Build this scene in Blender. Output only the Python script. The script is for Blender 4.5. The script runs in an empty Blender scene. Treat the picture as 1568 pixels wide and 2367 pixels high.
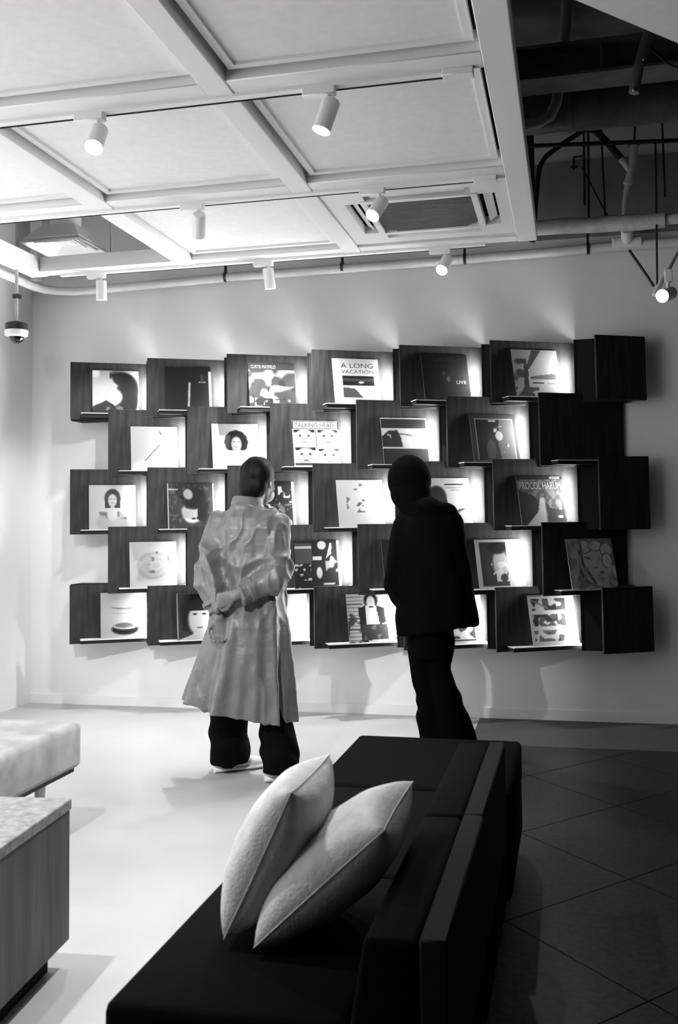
import bpy, bmesh, math, random
import numpy as np
from mathutils import Vector, Matrix, noise as mnoise

random.seed(7)
scn = bpy.context.scene
COL = scn.collection

# ------------------------------------------------------------------ camera
FPX, CPX, CPY = 2287.0, 784.0, 1183.5 - 122.4      # focal length and principal point in 1568x2367 px
YAW, PITCH, ROLL = [math.radians(a) for a in (13.116, 3.369, -0.702)]
CAM = np.array([0.0, -6.5, 1.30])
_f = np.array([-math.sin(YAW) * math.cos(PITCH), math.cos(YAW) * math.cos(PITCH), math.sin(PITCH)])
_r = np.array([math.cos(YAW), math.sin(YAW), 0.0])
_u = np.cross(_r, _f)
_c, _s = math.cos(ROLL), math.sin(ROLL)
_r, _u = _c * _r + _s * _u, -_s * _r + _c * _u
cam_data = bpy.data.cameras.new('camera')
cam_data.sensor_fit = 'VERTICAL'
cam_data.sensor_height = 36.0
cam_data.sensor_width = 36.0 * 1568 / 2367
cam_data.lens = FPX / 2367 * 36.0
cam_data.shift_y = -122.4 / 2367
cam_data.clip_start = 0.02
cam_data.dof.use_dof = True
cam_data.dof.focus_distance = 6.2
cam_data.dof.aperture_fstop = 6.3
cam = bpy.data.objects.new('camera', cam_data)
COL.objects.link(cam)
cam.matrix_world = Matrix((( _r[0], _u[0], -_f[0], CAM[0]), (_r[1], _u[1], -_f[1], CAM[1]), (_r[2], _u[2], -_f[2], CAM[2]), (0, 0, 0, 1)))
scn.camera = cam

# ------------------------------------------------------------------ world and exposure
world = bpy.data.worlds.new('world')
scn.world = world
world.use_nodes = True
world.node_tree.nodes['Background'].inputs[0].default_value = (0.5, 0.5, 0.5, 1)
world.node_tree.nodes['Background'].inputs[1].default_value = 2.5       # overcast daylight, enters by the added window in the left wall only
scn.view_settings.view_transform = 'Standard'
scn.view_settings.look = 'None'
scn.view_settings.gamma = 1.0
scn.view_settings.use_curve_mapping = False
scn.view_settings.exposure = 1.82
WY0, WY1, WZ0, WZ1 = -6.3, -2.3, 0.35, 2.75          # opening of an unseen window added to the left wall for side light
pl = bpy.data.lights.new('added_window_portal', 'AREA'); pl.shape = 'RECTANGLE'; pl.size = WY1 - WY0; pl.size_y = WZ1 - WZ0; pl.cycles.is_portal = True
po = bpy.data.objects.new('added_window_portal', pl); COL.objects.link(po); po.location = (-3.97, (WY0 + WY1) / 2, (WZ0 + WZ1) / 2); po.rotation_euler = (math.pi / 2, 0, -math.pi / 2)
SPOT_W = 0.50            # overall factor of the track spots
LED = 40.0              # radiance of the shelf light strips

# ------------------------------------------------------------------ measuring helpers (photo pixel -> point on a plane of the room)
def ray(px, py):
    return _f + (px - CPX) / FPX * _r - (py - CPY) / FPX * _u
def at_y(px, py, y):
    d = ray(px, py); return CAM + d * ((y - CAM[1]) / d[1])
def at_z(px, py, z):
    d = ray(px, py); return CAM + d * ((z - CAM[2]) / d[2])
def ppm(p):
    return FPX / float((np.array(p) - CAM) @ _f)

# ------------------------------------------------------------------ materials
def mat(name, g, rough=0.6, spec=0.35, metal=0.0, noise=0.0, nscale=8.0, stretch=(1, 1, 1), bump=0.0, bscale=60.0, emit=0.0, coat=0.0, sheen=0.0, coord='Object', detail=4.0):
    m = bpy.data.materials.new(name); m.use_nodes = True
    nt = m.node_tree; b = nt.nodes['Principled BSDF']
    col = (g, g, g, 1) if not isinstance(g, tuple) else (*g, 1)
    b.inputs['Base Color'].default_value = col
    b.inputs['Roughness'].default_value = rough
    b.inputs['Specular IOR Level'].default_value = spec
    b.inputs['Metallic'].default_value = metal
    b.inputs['Coat Weight'].default_value = coat
    b.inputs['Coat Roughness'].default_value = 0.12
    b.inputs['Sheen Weight'].default_value = sheen
    tc = nt.nodes.new('ShaderNodeTexCoord')
    if noise:
        mp = nt.nodes.new('ShaderNodeMapping'); mp.inputs['Scale'].default_value = stretch
        nz = nt.nodes.new('ShaderNodeTexNoise'); nz.inputs['Scale'].default_value = nscale; nz.inputs['Detail'].default_value = detail
        rp = nt.nodes.new('ShaderNodeValToRGB')
        lo, hi = max(0.0, col[0] * (1 - noise)), min(1.0, col[0] * (1 + noise))
        rp.color_ramp.elements[0].position = 0.3; rp.color_ramp.elements[1].position = 0.7
        rp.color_ramp.elements[0].color = (lo, lo, lo, 1); rp.color_ramp.elements[1].color = (hi, hi, hi, 1)
        nt.links.new(tc.outputs[coord], mp.inputs[0]); nt.links.new(mp.outputs[0], nz.inputs['Vector'])
        nt.links.new(nz.outputs['Fac'], rp.inputs[0]); nt.links.new(rp.outputs[0], b.inputs['Base Color'])
    if bump:
        nb = nt.nodes.new('ShaderNodeTexNoise'); nb.inputs['Scale'].default_value = bscale; nb.inputs['Detail'].default_value = 3
        bp = nt.nodes.new('ShaderNodeBump'); bp.inputs['Strength'].default_value = bump; bp.inputs['Distance'].default_value = 0.01
        nt.links.new(tc.outputs[coord], nb.inputs['Vector']); nt.links.new(nb.outputs['Fac'], bp.inputs['Height']); nt.links.new(bp.outputs[0], b.inputs['Normal'])
    if emit:
        b.inputs['Emission Color'].default_value = (1, 1, 1, 1); b.inputs['Emission Strength'].default_value = emit
    return m

M = {}
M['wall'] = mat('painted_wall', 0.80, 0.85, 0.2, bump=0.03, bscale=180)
M['ceiling'] = mat('white_ceiling_board', 0.78, 0.85, 0.2, noise=0.03, nscale=30)
M['slab'] = mat('dark_slab', 0.20, 0.9, 0.1, noise=0.3, nscale=4)
M['frame'] = mat('white_frame_paint', 0.80, 0.55, 0.3)
M['floor'] = mat('pale_screed', 0.36, 0.38, 0.4, noise=0.06, nscale=2.5)
M['border'] = mat('dark_border_floor', 0.05, 0.45, 0.2, noise=0.1, nscale=4)
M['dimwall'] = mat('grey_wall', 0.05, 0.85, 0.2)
M['joint'] = mat('dark_joint', 0.012, 0.9, 0.1)
M['tile'] = mat('dark_stone_tile', 0.014, 0.5, 0.15, noise=0.65, nscale=42, stretch=(1, 1, 1), bump=0.05, bscale=90)
M['board'] = mat('dark_stained_wood', 0.021, 0.55, 0.15, noise=0.40, nscale=7, stretch=(5, 5, 0.7))
M['housing'] = mat('black_housing', 0.012, 0.7, 0.2)
M['ledge'] = mat('pale_ledge_plate', 0.55, 0.35, 0.5)
M['led'] = mat('lit_strip', 0.9, 0.6, emit=LED)
M['lens'] = mat('lit_lens', 0.9, 0.6, emit=14.0)
M['white'] = mat('white_enamel', 0.80, 0.4, 0.4)
M['pipe'] = mat('white_pipe', 0.72, 0.5, 0.3, noise=0.06, nscale=12)
M['insul'] = mat('pipe_lagging', 0.60, 0.7, 0.2, noise=0.15, nscale=20, bump=0.5, bscale=28)
M['grey'] = mat('grey_pipe', 0.40, 0.5, 0.4, noise=0.15, nscale=15)
M['duct'] = mat('dark_duct_wrap', 0.10, 0.45, 0.45, noise=0.3, nscale=9, bump=0.8, bscale=14)
M['steel'] = mat('dark_steel', 0.14, 0.55, 0.4, noise=0.25, nscale=10)
M['black'] = mat('black_plastic', 0.010, 0.45, 0.4)
M['dome'] = mat('dark_dome', 0.006, 0.08, 0.6)
M['clamp'] = mat('dark_clamp', 0.04, 0.35, 0.5, metal=0.6)
M['sofa'] = mat('charcoal_fabric', 0.0024, 0.9, 0.03, noise=0.2, nscale=60, bump=0.15, bscale=400)
M['sofaframe'] = mat('grey_sofa_trim', 0.010, 0.8, 0.06)
M['pillow'] = mat('pale_linen', 0.44, 0.85, 0.2, noise=0.10, nscale=35, bump=0.25, bscale=160)
M['velvet'] = mat('pale_velvet', 0.21, 0.8, 0.2, noise=0.45, nscale=7, sheen=0.4)
M['wood'] = mat('mid_brown_wood', 0.062, 0.55, 0.3, noise=0.45, nscale=5, stretch=(4, 4, 0.5))
M['stone'] = mat('pale_speckled_stone', 0.17, 0.4, 0.4, noise=0.40, nscale=45)
M['coat'] = mat('grey_satin_coat', 0.115, 0.45, 0.7, noise=0.12, nscale=20, bump=0.55, bscale=16, sheen=0.1)
M['cloth'] = mat('black_cloth', 0.0028, 0.95, 0.02, bump=0.2, bscale=120)
M['trouser'] = mat('black_trouser', 0.0035, 0.9, 0.04, bump=0.2, bscale=90)
M['hair'] = mat('black_hair', 0.0035, 0.55, 0.14, noise=0.4, nscale=60, stretch=(1, 1, 0.1))
M['skin'] = mat('skin', 0.17, 0.5, 0.35)
M['mask'] = mat('white_mask', 0.75, 0.8, 0.2)
M['shoe'] = mat('white_shoe', 0.70, 0.6, 0.3, noise=0.06, nscale=30)
M['sole'] = mat('pale_sole', 0.60, 0.7, 0.2)
M['concrete'] = mat('raw_concrete', 0.30, 0.9, 0.1, noise=0.2, nscale=3)
M['glint'] = mat('glint_metal', 0.8, 0.2, 0.5, metal=0.9)
M['grille'] = mat('dark_grille', 0.16, 0.6, 0.3)
M['ink'] = mat('dark_ink', 0.012, 0.5, 0.3)
M['paper'] = mat('pale_ink', 0.22, 0.5, 0.3)
M['faint'] = mat('faint_ink', 0.02, 0.5, 0.3)
def print_mat():
    m = bpy.data.materials.new('printed_sleeve'); m.use_nodes = True
    nt = m.node_tree; b = nt.nodes['Principled BSDF']
    a = nt.nodes.new('ShaderNodeAttribute'); a.attribute_name = 'print'
    nt.links.new(a.outputs['Color'], b.inputs['Base Color'])
    b.inputs['Roughness'].default_value = 0.5; b.inputs['Specular IOR Level'].default_value = 0.12; b.inputs['Coat Weight'].default_value = 0.06; b.inputs['Coat Roughness'].default_value = 0.08
    return m
M['print'] = print_mat()
def glass_mat():
    m = bpy.data.materials.new('clear_glass'); m.use_nodes = True; nt = m.node_tree; nt.nodes.clear()
    o = nt.nodes.new('ShaderNodeOutputMaterial'); mx = nt.nodes.new('ShaderNodeMixShader'); tr = nt.nodes.new('ShaderNodeBsdfTransparent'); gl = nt.nodes.new('ShaderNodeBsdfGlossy'); gl.inputs['Roughness'].default_value = 0.02
    mx.inputs[0].default_value = 0.06; nt.links.new(tr.outputs[0], mx.inputs[1]); nt.links.new(gl.outputs[0], mx.inputs[2]); nt.links.new(mx.outputs[0], o.inputs[0]); return m
M['glass'] = glass_mat()

# ------------------------------------------------------------------ mesh helpers
def V3(p): return np.array(p, float)
class B:
    def __init__(s): s.v = []; s.f = []
    def add(s, v, f):
        o = len(s.v); s.v += [tuple(map(float, p)) for p in v]; s.f += [tuple(i + o for i in q) for q in f]; return s
    def box(s, x0, x1, y0, y1, z0, z1):
        return s.add([(x0, y0, z0), (x1, y0, z0), (x1, y1, z0), (x0, y1, z0), (x0, y0, z1), (x1, y0, z1), (x1, y1, z1), (x0, y1, z1)],
                     [(0, 3, 2, 1), (4, 5, 6, 7), (0, 1, 5, 4), (1, 2, 6, 5), (2, 3, 7, 6), (3, 0, 4, 7)])
    def prism(s, poly, z0, z1):                      # convex or simple polygon in xy, extruded in z (counter-clockwise)
        n = len(poly)
        v = [(p[0], p[1], z0) for p in poly] + [(p[0], p[1], z1) for p in poly]
        f = [tuple(range(n - 1, -1, -1)), tuple(range(n, 2 * n))] + [(i, (i + 1) % n, n + (i + 1) % n, n + i) for i in range(n)]
        return s.add(v, f)
    def prism_y(s, poly, y0, y1):                    # polygon in xz, extruded along y
        n = len(poly)
        v = [(p[0], y0, p[1]) for p in poly] + [(p[0], y1, p[1]) for p in poly]
        f = [tuple(range(n)), tuple(range(2 * n - 1, n - 1, -1))] + [(i, n + i, n + (i + 1) % n, (i + 1) % n) for i in range(n)]
        return s.add(v, f)
    def rings(s, R, cap=True):                       # list of equal-length rings of points
        n = len(R[0]); v = [p for r in R for p in r]; f = []
        for k in range(len(R) - 1):
            for i in range(n):
                j = (i + 1) % n
                f.append((k * n + i, k * n + j, (k + 1) * n + j, (k + 1) * n + i))
        if cap:
            f.append(tuple(range(n - 1, -1, -1))); f.append(tuple(range((len(R) - 1) * n, len(R) * n)))
        return s.add(v, f)
    def tube(s, pts, rad, n=14, cap=True, rnd=False):
        P = [V3(p) for p in pts]
        if not hasattr(rad, '__len__'): rad = [rad] * len(P)
        if rnd:                                      # rounded ends
            d0 = P[0] - P[1]; d0 /= np.linalg.norm(d0); d1 = P[-1] - P[-2]; d1 /= np.linalg.norm(d1)
            P = [P[0] + d0 * rad[0] * k for k in (0.95, 0.75, 0.4)] + P + [P[-1] + d1 * rad[-1] * k for k in (0.4, 0.75, 0.95)]
            rad = [rad[0] * k for k in (0.3, 0.66, 0.92)] + list(rad) + [rad[-1] * k for k in (0.92, 0.66, 0.3)]
        R = []; a = None
        for i, p in enumerate(P):
            t = (P[min(i + 1, len(P) - 1)] - P[max(i - 1, 0)]); t = t / np.linalg.norm(t)
            if a is None:
                h = V3((0, 0, 1)) if abs(t[2]) < 0.9 else V3((0, 1, 0)); a = np.cross(h, t)
            a = a - t * (a @ t); a /= np.linalg.norm(a); b = np.cross(t, a)
            R.append([p + rad[i] * (math.cos(2 * math.pi * k / n) * a + math.sin(2 * math.pi * k / n) * b) for k in range(n)])
        return s.rings(R, cap)
    def ell(s, c, A, Bv, Cv, n=16, m=10):            # ellipsoid: half axes as vectors
        c, A, Bv, Cv = map(V3, (c, A, Bv, Cv)); R = []
        for k in range(1, m):
            th = math.pi * k / m - math.pi / 2
            R.append([c + math.cos(th) * (math.cos(2 * math.pi * i / n) * A + math.sin(2 * math.pi * i / n) * Bv) + math.sin(th) * Cv for i in range(n)])
        return s.rings(R, True)
    def loft(s, spec, n=40, mod=None):               # spec rows: centre, half vector U, half vector V
        R = []
        for k, (c, U, Vv) in enumerate(spec):
            c, U, Vv = map(V3, (c, U, Vv)); r = []
            for i in range(n):
                ph = 2 * math.pi * i / n; q = 1.0 if mod is None else mod(ph, k / (len(spec) - 1))
                r.append(c + q * (math.cos(ph) * U + math.sin(ph) * Vv))
            R.append(r)
        return s.rings(R, True)
    def mesh(s, name, origin=(0, 0, 0), bevel=0.0, seg=2, smooth=None):
        me = bpy.data.meshes.new(name); o = V3(origin)
        me.from_pydata([tuple(V3(p) - o) for p in s.v], [], s.f)
        bm = bmesh.new(); bm.from_mesh(me)
        bmesh.ops.recalc_face_normals(bm, faces=bm.faces)
        if bevel:
            es = [e for e in bm.edges if len(e.link_faces) == 2 and e.calc_face_angle(0) > 0.5]
            bmesh.ops.bevel(bm, geom=es, offset=bevel, segments=seg, profile=0.5, affect='EDGES', clamp_overlap=True)
        bm.to_mesh(me); bm.free()
        if smooth is None: smooth = 0.7
        if smooth:
            me.polygons.foreach_set('use_smooth', [True] * len(me.polygons)); me.set_sharp_from_angle(angle=smooth)
        return me
    def obj(s, name, m, parent=None, origin=None, **k):
        if origin is None: origin = world_loc(parent) if parent else (0, 0, 0)
        return put(name, s.mesh(name, origin, **k), m, parent, origin if parent is None else None)

def world_loc(o):
    p = V3((0, 0, 0))
    while o is not None: p = p + V3(o.location); o = o.parent
    return p
def put(name, me, m, parent=None, loc=None):
    if m is not None:
        me.materials.clear(); me.materials.append(m if not isinstance(m, str) else M[m])
    o = bpy.data.objects.new(name, me); COL.objects.link(o)
    if parent is not None: o.parent = parent
    if loc is not None: o.location = loc
    return o
def tag(o, label=None, cat=None, group=None, kind=None):
    if label: o['label'] = label
    if cat: o['category'] = cat
    if group: o['group'] = group
    if kind: o['kind'] = kind
    return o
def thing(name, label, cat, loc=(0, 0, 0), group=None, kind=None):
    o = bpy.data.objects.new(name, None); COL.objects.link(o); o.location = tuple(map(float, loc)); o.empty_display_size = 0.1
    return tag(o, label, cat, group, kind)
def union(b, voxel, smooth=3, factor=0.5):           # one continuous surface from overlapping shells
    me = b.mesh('tmp'); o = bpy.data.objects.new('tmp', me); COL.objects.link(o)
    r = o.modifiers.new('r', 'REMESH'); r.mode = 'VOXEL'; r.voxel_size = voxel; r.adaptivity = 0
    if smooth:
        q = o.modifiers.new('s', 'SMOOTH'); q.factor = factor; q.iterations = smooth
    dg = bpy.context.evaluated_depsgraph_get(); dg.update()
    out = bpy.data.meshes.new_from_object(o.evaluated_get(dg))
    bpy.data.objects.remove(o); bpy.data.meshes.remove(me)
    return out
def displace(me, fn):
    n = len(me.vertices); co = np.empty(n * 3); me.vertices.foreach_get('co', co); co = co.reshape(-1, 3)
    nr = np.empty(n * 3); me.vertices.foreach_get('normal', nr); nr = nr.reshape(-1, 3)
    co = co + nr * fn(co, nr)[:, None]; me.vertices.foreach_set('co', co.ravel()); me.update()
def finish(me, name, m, parent, origin):
    me.name = name; me.transform(Matrix.Translation(-Vector(tuple(origin))))
    me.polygons.foreach_set('use_smooth', [True] * len(me.polygons))
    return put(name, me, m, parent)
def vnoise(co, sc, seed=0.0):
    return np.array([mnoise.noise(Vector((p[0] * sc[0] + seed, p[1] * sc[1], p[2] * sc[2]))) for p in co])

# ================================================================== the room
XL, XR, YB, ZS = -3.815, 2.6, -8.2, 4.05             # left wall, right wall, wall behind the camera, slab
def struct(name, b, m, label, **k):
    return tag(b.obj(name, m, None, (0, 0, 0), **k), label, None, None, 'structure')
struct('wall_back', B().box(XL - 0.15, XR + 0.15, 0, 0.15, -0.1, ZS), 'wall', 'white painted wall behind the record display', smooth=0)
wl = B(); wl.box(XL - 0.15, XL, WY1, 0, -0.1, ZS); wl.box(XL - 0.15, XL, YB - 0.15, WY0, -0.1, ZS); wl.box(XL - 0.15, XL, WY0, WY1, -0.1, WZ0); wl.box(XL - 0.15, XL, WY0, WY1, WZ1, ZS)
struct('wall_left', wl, 'wall', 'white painted side wall at far left', smooth=0)
wn = thing('added_window_1', 'wide unseen window added in the left wall for side light', None, (XL - 0.08, (WY0 + WY1) / 2, WZ0), None, 'structure')
for k in range(5): y = WY0 + (WY1 - WY0) * k / 4; B().box(XL - 0.12, XL - 0.05, max(WY0, y - 0.03), min(WY1, y + 0.03), WZ0, WZ1).obj('mullion', 'frame', wn, smooth=0)
for z0 in (WZ0, WZ1 - 0.05): B().box(XL - 0.12, XL - 0.05, WY0, WY1, z0, z0 + 0.05).obj('window_frame', 'frame', wn, smooth=0)
for k in range(4): B().box(XL - 0.090, XL - 0.084, WY0 + (WY1 - WY0) * k / 4 + 0.03, WY0 + (WY1 - WY0) * (k + 1) / 4 - 0.03, WZ0 + 0.05, WZ1 - 0.05).obj('pane', 'glass', wn, smooth=0)
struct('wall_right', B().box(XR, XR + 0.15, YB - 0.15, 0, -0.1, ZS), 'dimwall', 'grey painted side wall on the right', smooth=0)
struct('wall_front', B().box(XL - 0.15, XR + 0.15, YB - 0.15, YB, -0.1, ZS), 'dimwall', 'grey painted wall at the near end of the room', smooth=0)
struct('ceiling', B().box(XL - 0.15, XR + 0.15, YB - 0.15, 0.15, ZS, ZS + 0.15), 'slab', 'dark bare slab above the hanging ceiling panels', smooth=0)
struct('baseboard_back', B().box(XL, XR, -0.010, 0, 0, 0.065), 'wall', 'low white skirting along the display wall', smooth=0)
# floor: pale screed, with a field of diagonal dark tiles on the right
TX0, TY1 = -0.60, -0.74
fl = B()
BX0 = -0.60
fl.box(XL - 0.15, TX0, YB - 0.15, TY1, -0.1, 0.0); fl.box(XL - 0.15, BX0, TY1, 0.15, -0.1, 0.0)
floor = struct('floor', fl, 'floor', 'pale smooth floor running up to the display wall', smooth=0)
bd = B().box(BX0, XR + 0.15, TY1, 0.15, -0.1, -0.0005)
bd.obj('border_strip', 'border', floor, (0, 0, 0), smooth=0)
bed = B().box(TX0, XR + 0.15, YB - 0.15, TY1, -0.1, -0.006)
bed.obj('tile_bed', 'joint', floor, (0, 0, 0), smooth=0)
def clip(poly, axis, val, keep_less):
    out = []
    for i in range(len(poly)):
        a, b = poly[i], poly[(i + 1) % len(poly)]
        ina = (a[axis] <= val) == keep_less or a[axis] == val; inb = (b[axis] <= val) == keep_less or b[axis] == val
        if ina: out.append(a)
        if ina != inb:
            t = (val - a[axis]) / (b[axis] - a[axis]); out.append((a[0] + t * (b[0] - a[0]), a[1] + t * (b[1] - a[1])))
    return out
DX, DY, OX, OY, G = 0.405, 0.455, -0.235, -2.30, 0.0035
ti = 0
for i in range(-3, 9):
    for j in range(-16, 10):
        if (i + j) % 2: continue
        cx, cy = OX + i * DX, OY + j * DY + 0.0
        cy += DY                                      # centres lie between the crossing points
        p = [(cx - DX + G, cy), (cx, cy - DY + G), (cx + DX - G, cy), (cx, cy + DY - G)]
        for ax, vv, kl in ((0, TX0 + 0.002, False), (0, XR, True), (1, TY1 - 0.003, True), (1, YB, False)):
            if p: p = clip(p, ax, vv, kl)
        if len(p) < 3: continue
        area = abs(sum(p[k][0] * p[(k + 1) % len(p)][1] - p[(k + 1) % len(p)][0] * p[k][1] for k in range(len(p)))) / 2
        if area < 0.002: continue
        B().prism(p, -0.006, 0.0).obj('tile', 'tile', floor, (0, 0, 0), smooth=0)

# ------------------------------------------------------------------ hanging ceiling: beams, bars, panels
ZR = 2.90
raft = thing('ceiling_raft', 'white hanging ceiling of framed square panels', None, (-1.75, -3.0, ZR), None, 'structure')
def rb(name, x0, x1, y0, y1, z0, z1, m='frame', bevel=0.004):
    return B().box(x0, x1, y0, y1, z0, z1).obj(name, m, raft, bevel=bevel, seg=1)
BX = [(-3.42, -3.30), (-2.375, -2.255), (-1.30, -1.197), (-0.262, -0.150)]
BY = [(-0.80, -0.685), (-1.975, -1.845), (-3.135, -3.005), (-4.30, -4.17), (-5.46, -5.33), (-6.62, -6.49)]
for a, b in BX: rb('beam', a, b, BY[-1][0], BY[0][1] , ZR, ZR + 0.10)
for k, (a, b) in enumerate(BY):
    for q in range(3): rb('crossbar', BX[q][1], BX[q + 1][0], a, b, ZR + 0.004, ZR + 0.10)
for r in range(5):
    for q in range(3):
        x0, x1 = BX[q][1], BX[q + 1][0]; y1, y0 = BY[r][0], BY[r + 1][1]
        if r == 0 and q in (0, 2): continue           # left bay open, right bay holds the air conditioner
        g = 0.022
        p = B().box(x0 + g + 0.03, x1 - g - 0.03, y0 + g + 0.03, y1 - g - 0.03, ZR + 0.048, ZR + 0.07)
        pn = p.obj('panel', 'ceiling', raft, smooth=0)
        lip = B()
        a0, a1, b0, b1 = x0 + g, x1 - g, y0 + g, y1 - g
        lip.box(a0, a1, b0, b0 + 0.03, ZR + 0.036, ZR + 0.07); lip.box(a0, a1, b1 - 0.03, b1, ZR + 0.036, ZR + 0.07)
        lip.box(a0, a0 + 0.03, b0 + 0.03, b1 - 0.03, ZR + 0.036, ZR + 0.07); lip.box(a1 - 0.03, a1, b0 + 0.03, b1 - 0.03, ZR + 0.036, ZR + 0.07)
        lip.obj('panel_rim', 'frame', pn, world_loc(raft), smooth=0)
        B().box(x0, x1, y0, y1, ZR + 0.085, ZR + 0.095).obj('backing', 'joint', pn, world_loc(raft), smooth=0)  # dark sheet puts the shade of the deep panel gaps into colour

# ================================================================== record display
TH = math.atan2(0.28, 0.512)
TV = np.array([math.cos(TH), math.sin(TH), 0]); NV = np.array([math.sin(TH), -math.cos(TH), 0])
YF = -0.30
ROWS = [(2.000, 2.397), (1.602, 2.056), (1.204, 1.652), (0.803, 1.255), (0.459, 0.856)]
LEDZ = [2.036, 1.634, 1.236, 0.842, 0.494]
X13 = [-3.346, -2.773, -2.203, -1.619, -1.037, -0.461, 0.176]
X24 = [-3.061, -2.487, -1.905, -1.325, -0.742, -0.171]
def bp(s, off=0.0): return np.array([0, YF, 0]) + s * TV + off * NV       # point on the board, unit-local
_shelf = {}
def shelf_meshes(r, half):
    if (r, half) in _shelf: return _shelf[(r, half)]
    h = ROWS[r][1] - ROWS[r][0]; L = 0.345 if half else 0.584
    d = {}
    q = [bp(0), bp(L), bp(L, -0.018), bp(0, -0.018)]
    d['board'] = B().prism([(p[0], p[1]) for p in q], 0, h).mesh('board', bevel=0.0015, seg=1, smooth=0)
    if not half:
        z = LEDZ[r] - ROWS[r][0]; s0, s1 = 0.070, 0.575
        q = [bp(s0, 0.0), bp(s0, 0.095), bp(s1, 0.095), bp(s1, 0.0)]
        d['ledge'] = B().prism([(p[0], p[1]) for p in q], z - 0.005, z).mesh('ledge', smooth=0)
        q = [bp(s0 + 0.003, 0.0), bp(s0 + 0.003, 0.088), bp(s1 - 0.003, 0.088), bp(s1 - 0.003, 0.0)]
        d['bracket'] = B().prism([(p[0], p[1]) for p in q], z - 0.028, z - 0.005).mesh('bracket', smooth=0)
    ox = -0.122 if half else -0.062
    d['housing'] = B().box(ox, 0.20, -0.155, -0.001, 0, h).box(ox - 0.008, ox, -0.160, -0.155, 0, h).mesh('housing', smooth=0)
    d['light_strip'] = B().box(ox - 0.005, ox, -0.148, -0.085, 0.03, h - 0.11).mesh('light_strip', smooth=0)
    _shelf[(r, half)] = d
    return d

# --- flat printed artwork: small grey canvases
N = 64
uu, vv = np.meshgrid((np.arange(N + 1)) / N, (np.arange(N + 1)) / N)
WHT, DRK = 0.22, 0.003
def cv(g): return np.full((N + 1, N + 1), float(g))
def blend(a, msk, val): a[:] = a * (1 - msk) + val * msk
def ell(a, cx, cy, rx, ry, val, rot=0.0, soft=0.12):
    c, s = math.cos(rot), math.sin(rot); x, y = uu - cx, vv - cy
    d = np.sqrt(((c * x + s * y) / rx) ** 2 + ((-s * x + c * y) / ry) ** 2)
    blend(a, np.clip((1 + soft - d) / (2 * soft), 0, 1), val)
def rect(a, x0, x1, y0, y1, val): blend(a, ((uu >= x0) & (uu <= x1) & (vv >= y0) & (vv <= y1)).astype(float), val)
def poly(a, pts, val):
    ins = np.zeros_like(a, bool); n = len(pts)
    for i in range(n):
        (x0, y0), (x1, y1) = pts[i], pts[(i + 1) % n]
        if y0 == y1: continue
        c = ((y0 > vv) != (y1 > vv)) & (uu < (x1 - x0) * (vv - y0) / (y1 - y0) + x0); ins ^= c
    blend(a, ins.astype(float), val)
def blotch(a, cells, thr, val, seed, x0=0, x1=1, y0=0, y1=1, soft=0.1):
    g = np.random.RandomState(seed).rand(cells + 2, cells + 2)
    x, y = uu * cells, vv * cells; i, j = x.astype(int), y.astype(int); fx, fy = x - i, y - j
    n = g[j, i] * (1 - fx) * (1 - fy) + g[j, i + 1] * fx * (1 - fy) + g[j + 1, i] * (1 - fx) * fy + g[j + 1, i + 1] * fx * fy
    m = np.clip((n - thr) / soft, 0, 1) * ((uu >= x0) & (uu <= x1) & (vv >= y0) & (vv <= y1)); blend(a, m, val)
def line(a, x0, y0, x1, y1, w, val):
    L2 = (x1 - x0) ** 2 + (y1 - y0) ** 2; t = np.clip(((uu - x0) * (x1 - x0) + (vv - y0) * (y1 - y0)) / L2, 0, 1)
    d = np.hypot(uu - x0 - t * (x1 - x0), vv - y0 - t * (y1 - y0)); blend(a, np.clip((w - d) / 0.012 + 0.5, 0, 1), val)
def head(a, cx, cy, r, hair, face, curl=False):
    if curl:
        ell(a, cx, cy + 0.1 * r, 1.05 * r, 0.95 * r, hair); rect(a, cx - 0.3 * r, cx + 0.3 * r, cy - 1.5 * r, cy - 0.6 * r, face)
        for k in range(12):
            an = k / 12 * 6.283
            if math.sin(an) < -0.75: continue
            ell(a, cx + 0.8 * r * math.cos(an), cy + 0.15 * r + 0.85 * r * math.sin(an) - 0.2 * r, 0.5 * r, 0.5 * r, hair)
    else:
        ell(a, cx, cy, r, r * 1.25, hair); rect(a, cx - r, cx + r, cy - 1.3 * r, cy, hair)
    ell(a, cx, cy - 0.30 * r, 0.55 * r, 0.85 * r, face)
    for s in (-1, 1): ell(a, cx + s * 0.26 * r, cy - 0.05 * r, 0.12 * r, 0.05 * r, hair)
    line(a, cx - 0.15 * r, cy - 0.62 * r, cx + 0.15 * r, cy - 0.62 * r, 0.008, hair * 0.5 + face * 0.5)

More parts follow.
